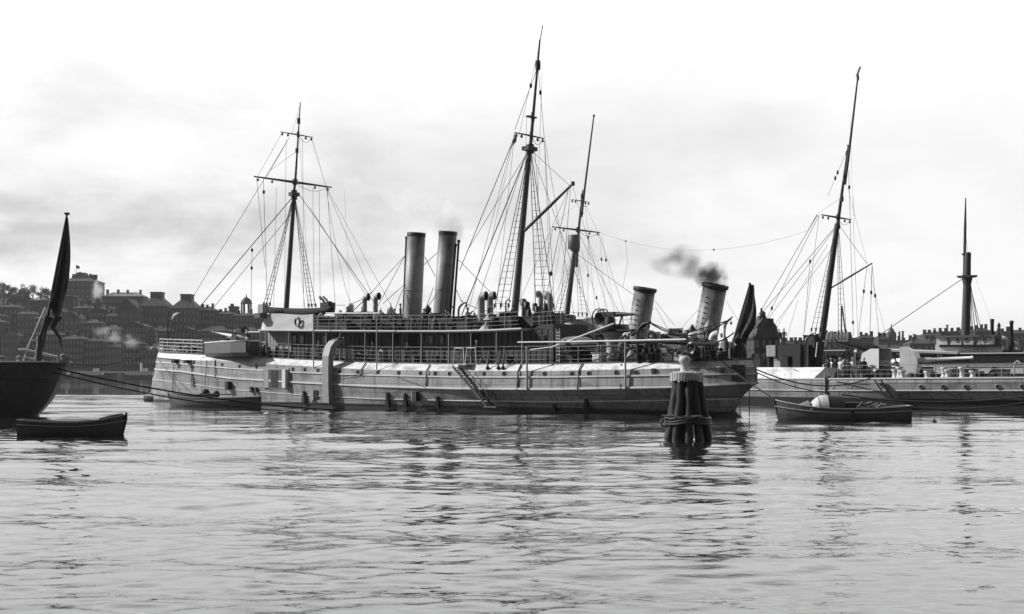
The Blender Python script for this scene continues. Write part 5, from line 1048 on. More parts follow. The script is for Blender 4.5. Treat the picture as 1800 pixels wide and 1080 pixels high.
# block house on legs
a = Bf.pt(1348, 607, -2.4); c = Bf.pt(1407, 607, -2.4); z1 = Bf.pt(1380, 627, -2.4).z; b = MB(); b.box(((a.x + c.x) / 2, -.9, (a.z + z1) / 2), (c.x - a.x, 3.0, a.z - z1)); o = b.obj('conning_house', 'dark_paint', shipB)
b = MB(); b.box((a.x + .5, -2.45, (a.z + z1) / 2), (1.0, .12, a.z - z1 - .04)); b.box((a.x - .05, -.9, (a.z + z1) / 2), (.1, 2.9, a.z - z1 - .05)); b.obj('end_screen', 'pale_paint', o)
b = MB()
for px in (1352, 1380, 1402): x = Bf.pt(px, 640, -2.2).x; b.box((x, -2.0, (z1 + zB(x) + 1) / 2), (.8 if px > 1360 else .25, .8, z1 - zB(x) - .9))
b.obj('house_leg', 'dark_paint', o)
crateB(1358, 1376, 632, -1.0, 3.3, 1.5, 'deck_box', 'pale_paint'); crateB(1390, 1398, 630, -1.0, 3.3, .8, 'deck_box', 'canvas_grey')
crateB(1412, 1432, 590, -.6, 2.6, 1.2, 'vent_trunk', 'house_wall'); cB(1418, 592, 6, R(20), -1.8, 2.6, 'pale_paint', 1.1)
davit(Bf, shipB, 1416, 586, 1434, 591, 3.3, -2.6, .08, 'dark_paint')
b = MB(); b.tube([Bf.pt(1434, 628, -2.5), Bf.pt(1437, 602, -2.5)], .07, 6); b.obj('pump_handle', 'white_paint', shipB)
# superstructure clutter with platform right of the mast
a = Bf.pt(1449, 617, -2.5); c = Bf.pt(1487, 617, -2.5); z0_ = zB(a.x)
b = MB(); b.box(((a.x + c.x) / 2, -1.2, a.z - .05), (c.x - a.x, 2.8, .12))
for k in range(5): 
    x = a.x + (c.x - a.x) * k / 4
    for y in (-2.5, .1): b.tube([(x, y, z0_), (x, y, a.z)], .05, 5)
plat = b.obj('gangway_platform', 'dark_paint', shipB)
railing([Vector((a.x, -2.5, a.z)), Vector((c.x, -2.5, a.z)), Vector((c.x, .1, a.z))], 1.05, 3, .9, 'platform_railing', 'dark_paint', plat)
b = MB(); b.box(((a.x + c.x) / 2, -2.56, a.z - .02), (c.x - a.x, .06, .16)); b.obj('platform_edge', 'white_paint', plat)
crateB(1455, 1480, 625, 0.6, 2.6, 1.5, 'deck_house', 'house_wall'); crateB(1487, 1520, 622, .8, 2.6, 1.6, 'deck_house', 'dark_paint')
b = MB(); c_ = Bf.pt(1475, 591, -1); 
for k in range(7): b.lathe(c_ + Vector((-1.0 + k * .33, 0, 0)), [(.3, -.35), (.34, -.1), (.3, .1), (.2, .35)], 7)
b.box(c_ + Vector((0, 0, -.45)), (2.6, 1.4, .15)); b.tube([c_ + Vector((-.9, 0, -.5)), Vector((c_.x - .9, -1, z0_))], .07, 5); b.tube([c_ + Vector((.9, 0, -.5)), Vector((c_.x + .9, -1, z0_))], .07, 5); b.obj('semaphore_platform', 'canvas_grey', shipB)
cB(1516, 617, 9, R(170), -.8, 2.6, 'pale_paint', 1.3); cB(1502, 615, 5, R(20), -1.2, 2.6, 'white_paint', 1.4)
q = [Bf.pt(x, y, 1.0) for x, y in ((1452, 588), (1470, 596), (1500, 602), (1530, 611), (1552, 619))]
b = MB(); b.tube(q, [.15, .34, .45, .42, .25], 8); b.obj('furled_awning', 'canvas_dark', shipB)
# shielded guns
p = Bf.pt(1540, 652, -.6); gun((p.x, -.8, zB(p.x)), R(180), R(2), 2.2, .1, shipB, 'white_paint', (1.15, 1.55, 1.7), 'quarter_gun', hgt=1.1)
p = Bf.pt(1606, 652, -.6); gun((p.x - .3, -.9, zB(p.x)), R(14), R(3), 5.4, .15, shipB, 'hull_white', (.95, 1.6, 1.25), 'stern_gun', hgt=1.15)
for px, h in ((1583, 1.0), (1588, .7), (1661, .9), (1693, .9), (1668, .7), (1712, .6), (1575, .8), (1632, .6)):
    x = Bf.pt(px, 660, -2.4).x; b = MB(); b.lathe((x, -2.6, zB(x)), [(.3, 0), (.22, .15), (.2, h - .2), (.34, h - .1), (.3, h)], 10); b.obj('bollard', 'white_paint', shipB)
for k in range(6): x = Bf.pt(1470 + k * 9, 655, -1.2).x; b = MB(); b.lathe((x, -1.8 + .3 * (k % 2), zB(x)), [(.35, 0), (.4, .5), (.2, 1.0), (.02, 1.1)], 8); b.obj('rope_heap', 'dark_paint', shipB)
for px in (1560, 1685, 1698, 1708): x = Bf.pt(px, 655, -1.2).x; b = MB(); b.box((x, -1.4, zB(x) + .35), (.9, .8, .7)); b.box((x, -1.4, zB(x) + .72), (1.0, .9, .06)); b.obj('deck_box', 'dark_paint', shipB)
# ---------------------------------------------------------------- ship C: dark hulk with white deckhouses, far right
Cx0 = at(1556, 620, 152).x; C = Frame(Cx0, 152, R(-27)); shipC = empty('depot_ship', C.o, C.a, 'black-sided depot ship with white deckhouses and two thin black funnels', 'ship')
L = 34.0; cz = lambda py: CAMZ + (HZ - py) / F * 150
b = MB(); xs = [0, .6, 1.5, 3, 5] + list(range(8, 35, 3)); bb = lambda x: 4.5 * (1 - math.exp(-x / 1.6)) + .1
rr = [[(x + (.8 - z * .15 if x < 1 else 0), -bb(x) * k, z) for x in xs] for z, k in ((-1.5, .85), (.6, .97), (cz(646), 1), (cz(645), .99))]
b.grid(rr, smooth=True); b.grid(mirror(rr)); b.grid([rr[-1], mirror(rr)[-1]]); b.obj('hull', 'hull_boot', shipC)
rr = [[(x, -bb(x) * k, z) for x in xs] for z, k in ((cz(646), .985), (cz(623.5), .985))]
b = MB(); b.grid(rr, smooth=False); b.grid(mirror(rr)); b.grid([rr[-1], mirror(rr)[-1]]); bul = b.obj('black_bulwark', 'hull_boot', shipC)
b = MB(); b.tube([(x, -bb(x) - .0, cz(623)) for x in xs], .1, 4); b.tube([(x, -bb(x) - .05, cz(644.5)) for x in xs], .08, 4); b.obj('bulwark_rail', 'white_paint', bul)
def boxC(px0, px1, y0, y1, y, dy, name, m, parent=shipC):
    a = C.pt(px0, y0, y); c = C.pt(px1, y1, y); b = MB(); b.box(((a.x + c.x) / 2, y + dy / 2, (a.z + c.z) / 2), (c.x - a.x, dy, a.z - c.z)); return b.obj(name, m, parent)
for px0, px1 in ((1641, 1680), (1693, 1741), (1752, 1799), (1800, 1850)): 
    w_ = boxC(px0, px1, 645.5, 657, -4.62, .1, 'side_screen', 'white_paint')
boxC(1651, 1656, 645, 650, -4.68, .05, 'port', 'black', w_)
h1 = boxC(1655, 1762, 609, 623, -3.2, 6.4, 'deckhouse', 'white_paint'); boxC(1651, 1760, 606.5, 609.5, -3.5, 7.0, 'house_roof', 'dark_paint', h1)
h2 = boxC(1646, 1745, 592, 607, -2.2, 4.4, 'upper_house', 'white_paint'); boxC(1644, 1747, 590.5, 592.5, -2.4, 4.8, 'house_roof', 'canvas_grey', h2)
boxC(1644, 1654, 606, 622, -2.9, 5.8, 'house_end', 'white_paint', h1); boxC(1762, 1798, 616, 624, -3.0, 6.0, 'deckhouse', 'dark_paint')
for k in range(5):
    px = 1664 + k * 16; boxC(px, px + 6, 595, 602, -2.24, .06, 'window', 'canvas_grey', h2)
for px in (1666, 1690, 1712): boxC(px, px + 3, 600, 607, -3.3, .5, 'vent_post', 'dark_paint', h1)
mC, _ = mast(C, shipC, [(1696.5, 622), (1697, 607), (1701, 450), (1701, 444)], [.56, .55, .38, .34], 'spar_dark'); tC, _ = mast(C, mC, [(1695, 490), (1696.5, 400), (1697.5, 348)], [.18, .16, .06], 'spar_dark', 'topmast')
b = MB(); c = C.pt(1700, 486.5, 0); b.tube([c + Vector((-1.15, 0, .05)), c + Vector((-.9, 0, 0)), c + Vector((.9, 0, 0)), c + Vector((1.15, 0, .05))], [.09, .16, .16, .09], 8); b.box(c, (1.0, 1.4, .3)); b.lathe(C.pt(1700, 495, 0), [(.4, -.6), (.62, .4)], 10); b.box(C.pt(1699, 447, 0), (1.0, .5, .18)); b.obj('crosstree', 'spar_dark', mC)
lines(C, mC, [(1694, 489, 0, 1520, 607, 0, .05), (1705, 500, 0, 1712, 622, -4, .05), (1705, 500, 0, 1719, 622, -4, .05), (1706, 500, 0, 1727, 622, -4, .05), (1706, 505, 0, 1735, 622, -4, .04), (1697, 410, 0, 1702, 445, 0, .02), (1715, 490, 0, 1742, 562, 0, .012), (1704, 520, 0, 1709, 600, 3, .03)], r=.03)
for px, yt, yb in ((1744, 561, 618), (1778, 564, 622)):
    T = C.pt(px, yt, 0); B = C.pt(px, yb, 0); b = MB(); b.lathe(B, [(.22 * 1.1, 0), (.2, T.z - B.z - .4), (.24, T.z - B.z - .35), (.24, T.z - B.z), (.16, T.z - B.z), (.15, T.z - B.z - .6)], 12); b.obj('stove_funnel', 'black', shipC)
b = MB(); B = C.pt(1756, 612, 1); b.lathe(B, [(.5, 0), (.42, 1.2), (.3, 1.9), (.15, 2.4), (.22, 2.6), (.05, 3.0)], 10); b.obj('white_ventilator', 'pale_paint', shipC)
cowl(C, shipC, 1769, 591, 0, cz(618), 7, R(180), 'white_paint', 1.6); cowl(C, shipC, 1788, 600, 0, cz(618), 7, R(200), 'white_paint', 1.4)
a = C.pt(1557, 614.5, -4.9); c = C.pt(1683, 619.5, -4.9); b = MB(); b.poly([(a.x, -4.9, a.z), (c.x, -4.9, c.z), (c.x, -2.0, c.z + .15), (a.x, -2.0, a.z + .15)], (0, 0, -.22)); aw = b.obj('awning', 'canvas', shipC)
b = MB()
for k in range(7): x = a.x + .1 + (c.x - a.x - .2) * k / 6; b.tube([(x, -4.7, cz(623)), (x, -4.7, a.z + (c.z - a.z) * k / 6 - .1)], .05, 5)
b.obj('awning_post', 'dark_paint', aw)
b = MB(); b.box(((a.x + c.x) / 2, -3.0, (a.z + cz(630)) / 2 - .15), (c.x - a.x - .4, .3, a.z - cz(630) - .4)); b.obj('awning_shadow_sheet', 'hull_boot', aw)  # black sheet stands in for the dark shade beneath the awning
# the white letter n on the black side
b = MB(); a = C.pt(1648, 634, -4.55); zz_ = a.z; y_ = -4.5
for dx in (0.05, .42): b.box((a.x + dx, y_, zz_ + .32), (.13, .08, .62))
b.box((a.x + .24, y_, zz_ + .6), (.42, .08, .13)); b.box((a.x - .04, y_, zz_ + .62), (.14, .08, .1)); b.obj('painted_letter', 'white_paint', bul)
# ---------------------------------------------------------------- ship D: dark counter stern at the left
D_ = Frame(at(62, 735, 86).x, 88.5, 0.0); shipD = empty('dark_ship', D_.o, 0, 'dark ship showing only her stern, with a furled ensign on a raked staff', 'ship')
tipz = D_.pt(118, 638, 0); xt = tipz.x; zt = tipz.z
zD = [-1.5, 0, .4, 1.0, 1.8, 2.6, 3.3, zt]; xe = [D_.pt(px, 700, 0).x for px in (52, 63, 72, 84, 95, 103, 111, 118)]
rr = []
for z, e, hb in zip(zD, xe, (1.6, 2.4, 2.7, 3.0, 3.2, 3.35, 3.4, 3.4)):
    row = []
    for k in range(15):
        t = k / 14; row.append((e - 26 * t ** 1.8, -hb * (1 - (1 - t) ** 3.2) ** .5 if t < 1 else -hb, z))
    rr.append(row)
b = MB(); b.grid(rr); b.grid(mirror(rr)); b.obj('hull', 'dark_hull', shipD)
b = MB(); b.grid([rr[-1], [(p[0], 0, p[2] + .05) for p in rr[-1]], mirror(rr)[-1]]); b.obj('deck', 'deck_wood', shipD)
b = MB(); b.tube([(p[0], p[1] - .02, p[2] + .02) for p in rr[-1]], .07, 5); b.tube([(p[0], -p[1], p[2] + .02) for p in rr[-1]], .07, 5); b.obj('deck_edge_rail', 'pale_paint', shipD)
b = MB(); b.tube([(p[0], p[1] - .02, p[2]) for p in rr[5]], .05, 4); b.obj('rubbing_strake', 'dark_paint', shipD)
S0, S1 = D_.pt(69, 645, 0), D_.pt(118, 376, 0); S0.z = zt
b = MB(); b.tube([S0, S0.lerp(S1, .5), S1], [.13, .11, .07], 8); b.box(S1, (.3, .3, .14)); b.lathe(S0, [(.3, 0), (.3, .9), (.2, 1.1), (.2, 1.8), (.14, 1.9)], 10); fs = b.obj('flagstaff', 'spar_dark', shipD)
# big drooping ensign: two heavy folds with ragged ends
def flagD():
    b = MB(); P1 = D_.pt(117, 380, 0); P0 = D_.pt(84, 560, 0); Q1 = D_.pt(119, 384, 0); Q0 = D_.pt(106, 545, 0); n = 22; rows = []
    for i in range(n + 1):
        t = i / n; a = P1.lerp(P0, t); bulge = math.sin(math.pi * min(1, t * .62)) ; c = Q1.lerp(Q0, t) + Vector((.35 * math.sin(t * 3.0), 0, 0)); row = []
        for k in range(19):
            u = k / 18; p = a.lerp(c, u); p += Vector((0, .30 * math.sin(u * 13 + t * 2.2) * (.3 + t * .7), 0))
            if t > .78: p.z += (t - .78) * (4.2 * math.sin(u * 6.5 + .6) - 1.2 * u)
            row.append(p)
        rows.append(row)
    b.grid(rows); b.grid([[p + Vector((0, .07, 0)) for p in r] for r in rows])
    q = D_.pt(104, 555, .1); b.tube([q, q + Vector((-.5, 0, -.8)), q + Vector((.05, 0, -1.6)), q + Vector((.25, 0, -2.6))], [.3, .16, .1, .02], 6)
    q = D_.pt(86, 556, .1); b.tube([q, q + Vector((-.4, 0, -1.0)), q + Vector((-.75, 0, -1.9))], [.35, .2, .05], 6); return b.obj('ensign', 'flag_cloth', fs)
flagD()
lines(D_, fs, [(116, 400, 0, 83, 560, -.2, .02)], 'halyard')
b = MB(); 
b.tube([D_.pt(32, 615, -1.5), D_.pt(47, 615, -1.5), D_.pt(63, 619, -1.5)], .07, 6); b.tube([D_.pt(44, 628, -1.5), D_.pt(61, 632, -1.5)], .07, 6); b.tube([D_.pt(63, 619, -1.5), D_.pt(61, 633, -1.5)], .06, 6)
b.tube([D_.pt(75, 622, -1.5), D_.pt(101, 628, -1.5)], .09, 6); b.tube([D_.pt(40, 640, -1.5), D_.pt(47, 615, -1.5), D_.pt(80, 540, 0)], .05, 6); b.tube([D_.pt(73, 634, -1.5), D_.pt(80, 638, -1.5)], .08, 6)
b.tube([D_.pt(100, 628, -1.5), Vector((D_.pt(101, 636, -1.5).x, -1.5, zt))], .06, 5); b.obj('stern_railing', 'white_paint', shipD)
b = MB()
for px, h, r_ in ((4, .3, .4), (35, .3, .3), (101, .45, .3), (108, .3, .3)): x = D_.pt(px, 636, -2).x; b.lathe((x, -2.0 if px < 90 else -.8, zt), [(r_, 0), (r_ * .7, .1), (r_ * .7, h), (r_, h + .05), (.02, h + .2)], 10)
b.box(D_.pt(105, 634, -.8), (1.0, .5, .15)); b.obj('bollard', 'pale_paint', shipD)
# ---------------------------------------------------------------- small boats
def rowboat(px0, px1, py_wl, D, free_bow, free_mid, beam, label, hullm='skiff_wood', bow=1, yaw=0.0, railm='pale_wood', nm='rowing_boat', cat='rowing boat', transom=True, boot='dark_paint', thwarts=3):
    """bow=1: bow to the right"""
    s = D / F; Lb = (px1 - px0) * s / math.cos(yaw); t = empty(nm, (((px0 + px1) / 2 - 900) * s, D, 0), yaw, label, cat); n = 17
    def bt(u):   # u -1 stern .. 1 bow
        if u > .0: return (1 - u ** 2.4)
        return 1 - (abs(u) ** 2.6) * (.45 if transom else .97)
    sh = lambda u: free_mid + (free_bow - free_mid) * max(0, u) ** 2 + (free_bow - free_mid) * .35 * max(0, -u) ** 2
    us = [-1 + 2 * k / (n - 1) for k in range(n)]; X = lambda u, z: bow * (u * Lb / 2 - (0.10 * Lb * max(0, u) ** 6) * (1 - z) * .5)
    prof = [(0.02, -.25, 0), (.55, -.18, .2), (.84, .05, .45), (.95, .4, .72), (1.0, 1, 1)]
    def pt(u, k, sd, ins=0):
        wf, zf, _ = prof[k]; z = -.25 if k == 0 else (-.15 if k == 1 else sh(u) * max(zf, 0) + (.02 if k == 2 else 0)); return (X(u, k / 4), sd * (bt(u) * beam / 2 * wf - ins + .012), z)
    b = MB()
    for sd in (-1, 1): b.grid([[pt(u, k, sd) for u in us] for k in range(5)])
    if transom: b.add([pt(-1, k, -1) for k in range(5)] + [pt(-1, k, 1) for k in range(4, -1, -1)], [tuple(range(10))])
    h = b.obj('hull', hullm, t)
    b = MB()
    for sd in (-1, 1): b.grid([[Vector(pt(u, k, sd)) + Vector((0, -sd * .05, 0)) for u in us] for k in (2, 3, 4)])
    b.grid([[Vector(pt(u, 2, sd)) + Vector((0, -sd * .05, 0)) for u in us] for sd in (-1, 1)]); b.obj('inner_planking', 'dark_paint', h)
    b = MB()
    for sd in (-1, 1): b.tube([Vector(pt(u, 4, sd)) + Vector((0, 0, .02)) for u in us], .035, 4)
    b.tube([Vector(pt(-1, 4, -1)), Vector(pt(-1, 4, 1))], .035, 4); b.obj('gunwale', railm, h)
    b = MB()
    for sd in (-1, 1): b.tube([Vector(pt(u, 4, sd)) + Vector((0, sd * .015, -sh(u) * .28)) for u in us], .022, 4)
    b.obj('rubbing_strake', railm, h)
    b = MB()
    for sd in (-1, 1):
        for q in (.35, .7): b.tube([Vector(pt(u, 2, sd)).lerp(Vector(pt(u, 4, sd)), q) + Vector((0, sd * .03, 0)) for u in us], .018, 4)
    b.obj('plank_edge', hullm, h)
    for k in range(thwarts):
        u = -.6 + 1.1 * k / max(1, thwarts - 1); b = MB(); b.box((X(u, 1), 0, sh(u) - .14), (.22, bt(u) * beam * .93, .04)); b.obj('thwart', 'pale_wood', t)
    b = MB(); e = Vector(pt(1, 4, 1)); b.tube([(e.x, 0, e.z + .12), (e.x, 0, e.z - .2), (X(1, 0) + bow * .02, 0, -.25)], [.05, .06, .05], 6); b.obj('stem_post', boot, t)
    return t, Lb
t, Lb = rowboat(36, 220, 765, 61.2, .98, .62, 1.4, 'dark open rowing boat with its bow to the right, floating beside the dark stern', bow=1, yaw=R(4))
b = MB(); b.tube([(Lb * .25, 0, .72), (Lb * .38, 0, .84), (Lb * .47, 0, .98)], [.1, .16, .08], 6); b.obj('bow_gear', 'canvas_dark', t)
t, Lb = rowboat(284, 468, 716, 110.5, 1.25, .85, 1.9, 'long pulling boat with a pale rounded bow lying alongside the big ship near her ram', 'mid_hull', -1, R(-26), transom=False, railm='pale_wood', thwarts=4, nm='pulling_boat')
b = MB(); b.box((-.5, 0, 1.1), (1.6, .8, .3)); b.sphere((-.9, 0, 1.3), .35); b.sphere((.2, .1, 1.2), .3); b.tube([(-2.5, -.3, 1.1), (2.5, -.5, 1.2)], .05, 5); b.obj('boat_gear', 'canvas_dark', t)
t, Lb = rowboat(1363, 1597, 741, 78, 1.35, .82, 2.2, 'dark grey launch with a white folding hood, moored at the right of the pile cluster', 'mid_hull', -1, R(-3), railm='white_paint', nm='launch', cat='launch', thwarts=2)
def hood():
    b = MB(); rows = []
    for i in range(9):
        u = i / 8; x = -2.1 + 1.15 * u; hgt = .84 * math.sin(min(1, u * 1.25) * math.pi / 2) ** .8 + .02; rows.append([(x, -.92 * math.cos(math.pi * k / 10), .80 + hgt * math.sin(math.pi * k / 10)) for k in range(11)])
    b.grid(rows); o = b.obj('folding_hood', 'canvas', t)
    b = MB(); 
    rows2 = [[(x, y * .97, z - .03) for x, y, z in r] for r in rows]; b.grid(rows2); rows3 = [rows[-1], [(p[0] + .95, p[1], .80 + (p[2] - .80) * .98) for p in rows[-1]]]; b.grid(rows3)
    b.add([p for p in rows3[1]], [tuple(range(11))]); b.obj('hood_lining', 'black', o)
    b = MB()
    for i in (4, 8): b.tube([Vector(p) + Vector((0, 0, .01)) for p in rows[i]], .025, 4)
    b.obj('hood_hoop', 'canvas_grey', o)
    b = MB(); rows = []
    for i in range(7): x = -3.3 + 1.2 * i / 6; rows.append([(x, -.8 * (.55 + .45 * i / 6) * math.cos(math.pi * k / 8), .85 + (.05 + .42 * (i / 6) ** 1.2) * math.sin(math.pi * k / 8)) for k in range(9)])
    b.grid(rows); b.obj('bow_cover', 'canvas_grey', t)
    b = MB(); b.box((.5, .2, .95), (1.3, 1.0, .5)); b.obj('engine_box', 'dark_paint', t)
    b = MB(); rnd = random.Random(8)
    for k in range(10): b.tube([(.6 + rnd.uniform(-.3, 1.6), rnd.uniform(-.7, .3), .85), (.9 + rnd.uniform(-.3, 2.0), rnd.uniform(-.7, .3), 1.0 + rnd.uniform(0, .25))], .06, 5)
    b.obj('folded_gear', 'canvas_grey', t)
    b = MB(); b.poly([(.25, -1.12, .75), (.5, -1.12, .75), (.6, -1.16, .0), (.25, -1.16, 0)], (0, -.12, 0)); b.obj('side_fender', 'black', t)
hood()
# ---------------------------------------------------------------- mooring dolphin
X0, Dd = (1209 - 900) / F * 56, 56.0; dol = empty('mooring_dolphin', (X0, Dd, 0), 0, 'cluster of dark wooden piles with a pale serrated cap and a white post on top', 'pile cluster')
zc = 3.0
rp = random.Random(3); n = 11
for k in range(n):
    a = 2 * math.pi * (k + .25 + rp.uniform(-.3, .3)) / n; ro = rp.uniform(.95, 1.08); lean = Vector((math.cos(a) * 1.1 * ro, math.sin(a) * 1.0 * ro, -1.2)); topp = Vector((math.cos(a + rp.uniform(-.12, .12)) * .5, math.sin(a) * .5, 2.74)); P = [lean.lerp(topp, t) + Vector((rp.uniform(-.05, .05), rp.uniform(-.05, .05), 0)) for t in (0, .3, .5, .62, .75, .88, 1)]
    b = MB(); w_ = .18 + rp.uniform(-.045, .035); b.tube(P[:3], [w_ * 1.15, w_ * 1.1, w_], 9, False, 1); b.tube(P[2:], [w_, w_ * 1.04, w_ * .92, w_ * .95, w_ * .85], 9, False, 0); b.obj('pile', ['pile_wood', 'pile_wet'], dol)
for x, y in ((0, 0), (.3, -.15), (-.25, -.1)):
    b = MB(); b.tube([(x * 2, y * 2, -1.2), (x, y, 2.75)], [.24, .17], 10); b.obj('pile', 'pile_wet', dol)
b = MB(); b.lathe((-.05, 0, 2.72), [(.66, -.02), (.7, .28), (.62, .36), (.25, .38), (.01, .38)], 28)
for k in range(34): a = 2 * math.pi * k / 34; h_ = .34 + .1 * rp.random(); b.box((-.05 + (.68 + .03 * rp.random()) * math.cos(a), .69 * math.sin(a), 3.05 - h_ / 2), (.10, .07 + .03 * rp.random(), h_), a + rp.uniform(-.1, .1))
b.obj('serrated_cap', 'zinc', dol)
b = MB(); b.lathe((-.14, 0, 3.08), [(.26, 0), (.2, .05), (.17, .2), (.18, .36), (.24, .42), (.27, .54), (.22, .66), (.12, .72), (.01, .73)], 18); b.obj('bollard_post', 'zinc', dol)
b = MB(); ring_ = [Vector((1.02 * math.cos(a), .95 * math.sin(a), .78 + .05 * math.sin(3 * a))) for a in [2 * math.pi * k / 24 for k in range(25)]]
for dz in (0, .13, .26): b.tube([p * (1 - dz * .12) + Vector((0, 0, dz + rp.uniform(-.02, .02))) for p in ring_], .06 + .02 * rp.random(), 6, False)
b.obj('rope_lashing', 'pile_wet', dol)
b = MB(); b.tube([Vector((-1.08 + .17 * math.cos(a), -.3, .82 + .17 * math.sin(a))) for a in [2 * math.pi * k / 14 for k in range(15)]], .04, 5, False); b.obj('iron_ring', 'mid_hull', dol)
b = MB(); b.tube([(-1.2, -.35, 1.12), (.5, -1.0, 1.12)], .045, 6); b.tube([(-.7, -.75, 1.1), (-.2, -.95, 1.02), (.2, -1.0, 1.1)], .03, 5); b.obj('iron_bar', 'mid_hull', dol)
# buoy
b = MB(); b.sphere((0, 0, .05), .17, 12); b.lathe((0, 0, .2), [(.04, 0), (.03, .1)], 6); tag(b.obj('buoy', 'black', None, at(1642, 745, 75.5) * 1), 'small round black buoy afloat right of the launch', 'buoy'); bpy.data.objects['buoy'].location.z = 0.0
# ---------------------------------------------------------------- mooring lines
def rope(name, a, c, s, r, label, grp='mooring lines'):
    b = MB(); b.tube(sag(a, c, s, 24), r, 6); tag(b.obj(name, 'rope'), label, 'rope', grp)
hd = D_.world((xt - .3, -1, zt - .5))
rope('mooring_line', D_.world((xt - .2, -.8, zt + .05)), A.world((.8, -.6, 5.5)), .75, .05, 'thick line sagging from the dark stern up to the big ship bow')
rope('mooring_line', D_.world((xt - .3, -1.1, 3.35)), Vector((-10.1, 102.2, -.1)), .7, .06, 'thick cable running low past the pulling boat to the water, upper of two')
rope('mooring_line', D_.world((xt - .5, -1.3, 3.1)), Vector((-10.8, 102.6, -.1)), .95, .05, 'thick cable running low past the pulling boat to the water, lower of two')
lp = at(1370, 706, 78)
rope('mooring_line', A.world((73, -1.6, 3.9)), at(1376, 710, 78), .15, .05, 'line from the near stern down to the bow of the launch')
rope('mooring_line', A.world((73.5, -1.2, 4.0)), Bf.world(Bf.pt(1455, 690, -4.3)), .5, .045, 'line slanting from the near stern to the white side post of the far gunboat')
rope('mooring_line', Bf.world(Bf.pt(1395, 650, -3.5)), Bf.world(Bf.pt(1530, 676, -4.4)), .35, .045, 'line slanting across the white bulwark of the far gunboat, upper one')
rope('mooring_line', A.world((73.6, -1.0, 4.05)), Bf.world(Bf.pt(1530, 665, -4.3)), 1.2, .05, 'line from the near stern sagging across the white bulwark')
rope('mooring_line', at(1480, 694, 100), at(1830, 694, 93), .55, .06, 'slack line sagging along the far gunboat hull at the right, upper one')
rope('mooring_line', at(1500, 700, 99), at(1830, 703, 92), .75, .05, 'slack line sagging along the far gunboat hull at the right, lower one')
# ---------------------------------------------------------------- lifebuoys
def lifebuoy(fr, p, nrm_ang, r, label):
    g = empty('lifebuoy', fr.world(p), fr.a + nrm_ang, label, 'lifebuoy', 'lifebuoys'); b = MB(); n = 24
    for k in range(n):
        a0 = 2 * math.pi * k / n; a1 = 2 * math.pi * (k + 1) / n; dark = (k // 2) % 6 != 3
        b.tube([(r * math.cos(a0), 0, r * math.sin(a0)), (r * math.cos(a1), 0, r * math.sin(a1))], r * .27, 8, False, 1 if dark else 0)
    b.obj('ring', ['white_paint', 'dark_paint'], g)
    b = MB(); b.tube([(r * 1.35 * math.cos(k * .524), 0, r * 1.35 * math.sin(k * .524)) for k in range(13)], .02, 4); b.obj('grab_line', 'wire', g)
lifebuoy(A, A.pt(523, 566, -3.36), 0, .33, 'lifebuoy hung on the pale canvas dodger at the front of the upper deck')
lifebuoy(A, A.pt(1216, 612, -3.4), 0, .34, 'lifebuoy hung on the afterdeck railing just above the white post of the pile cluster')
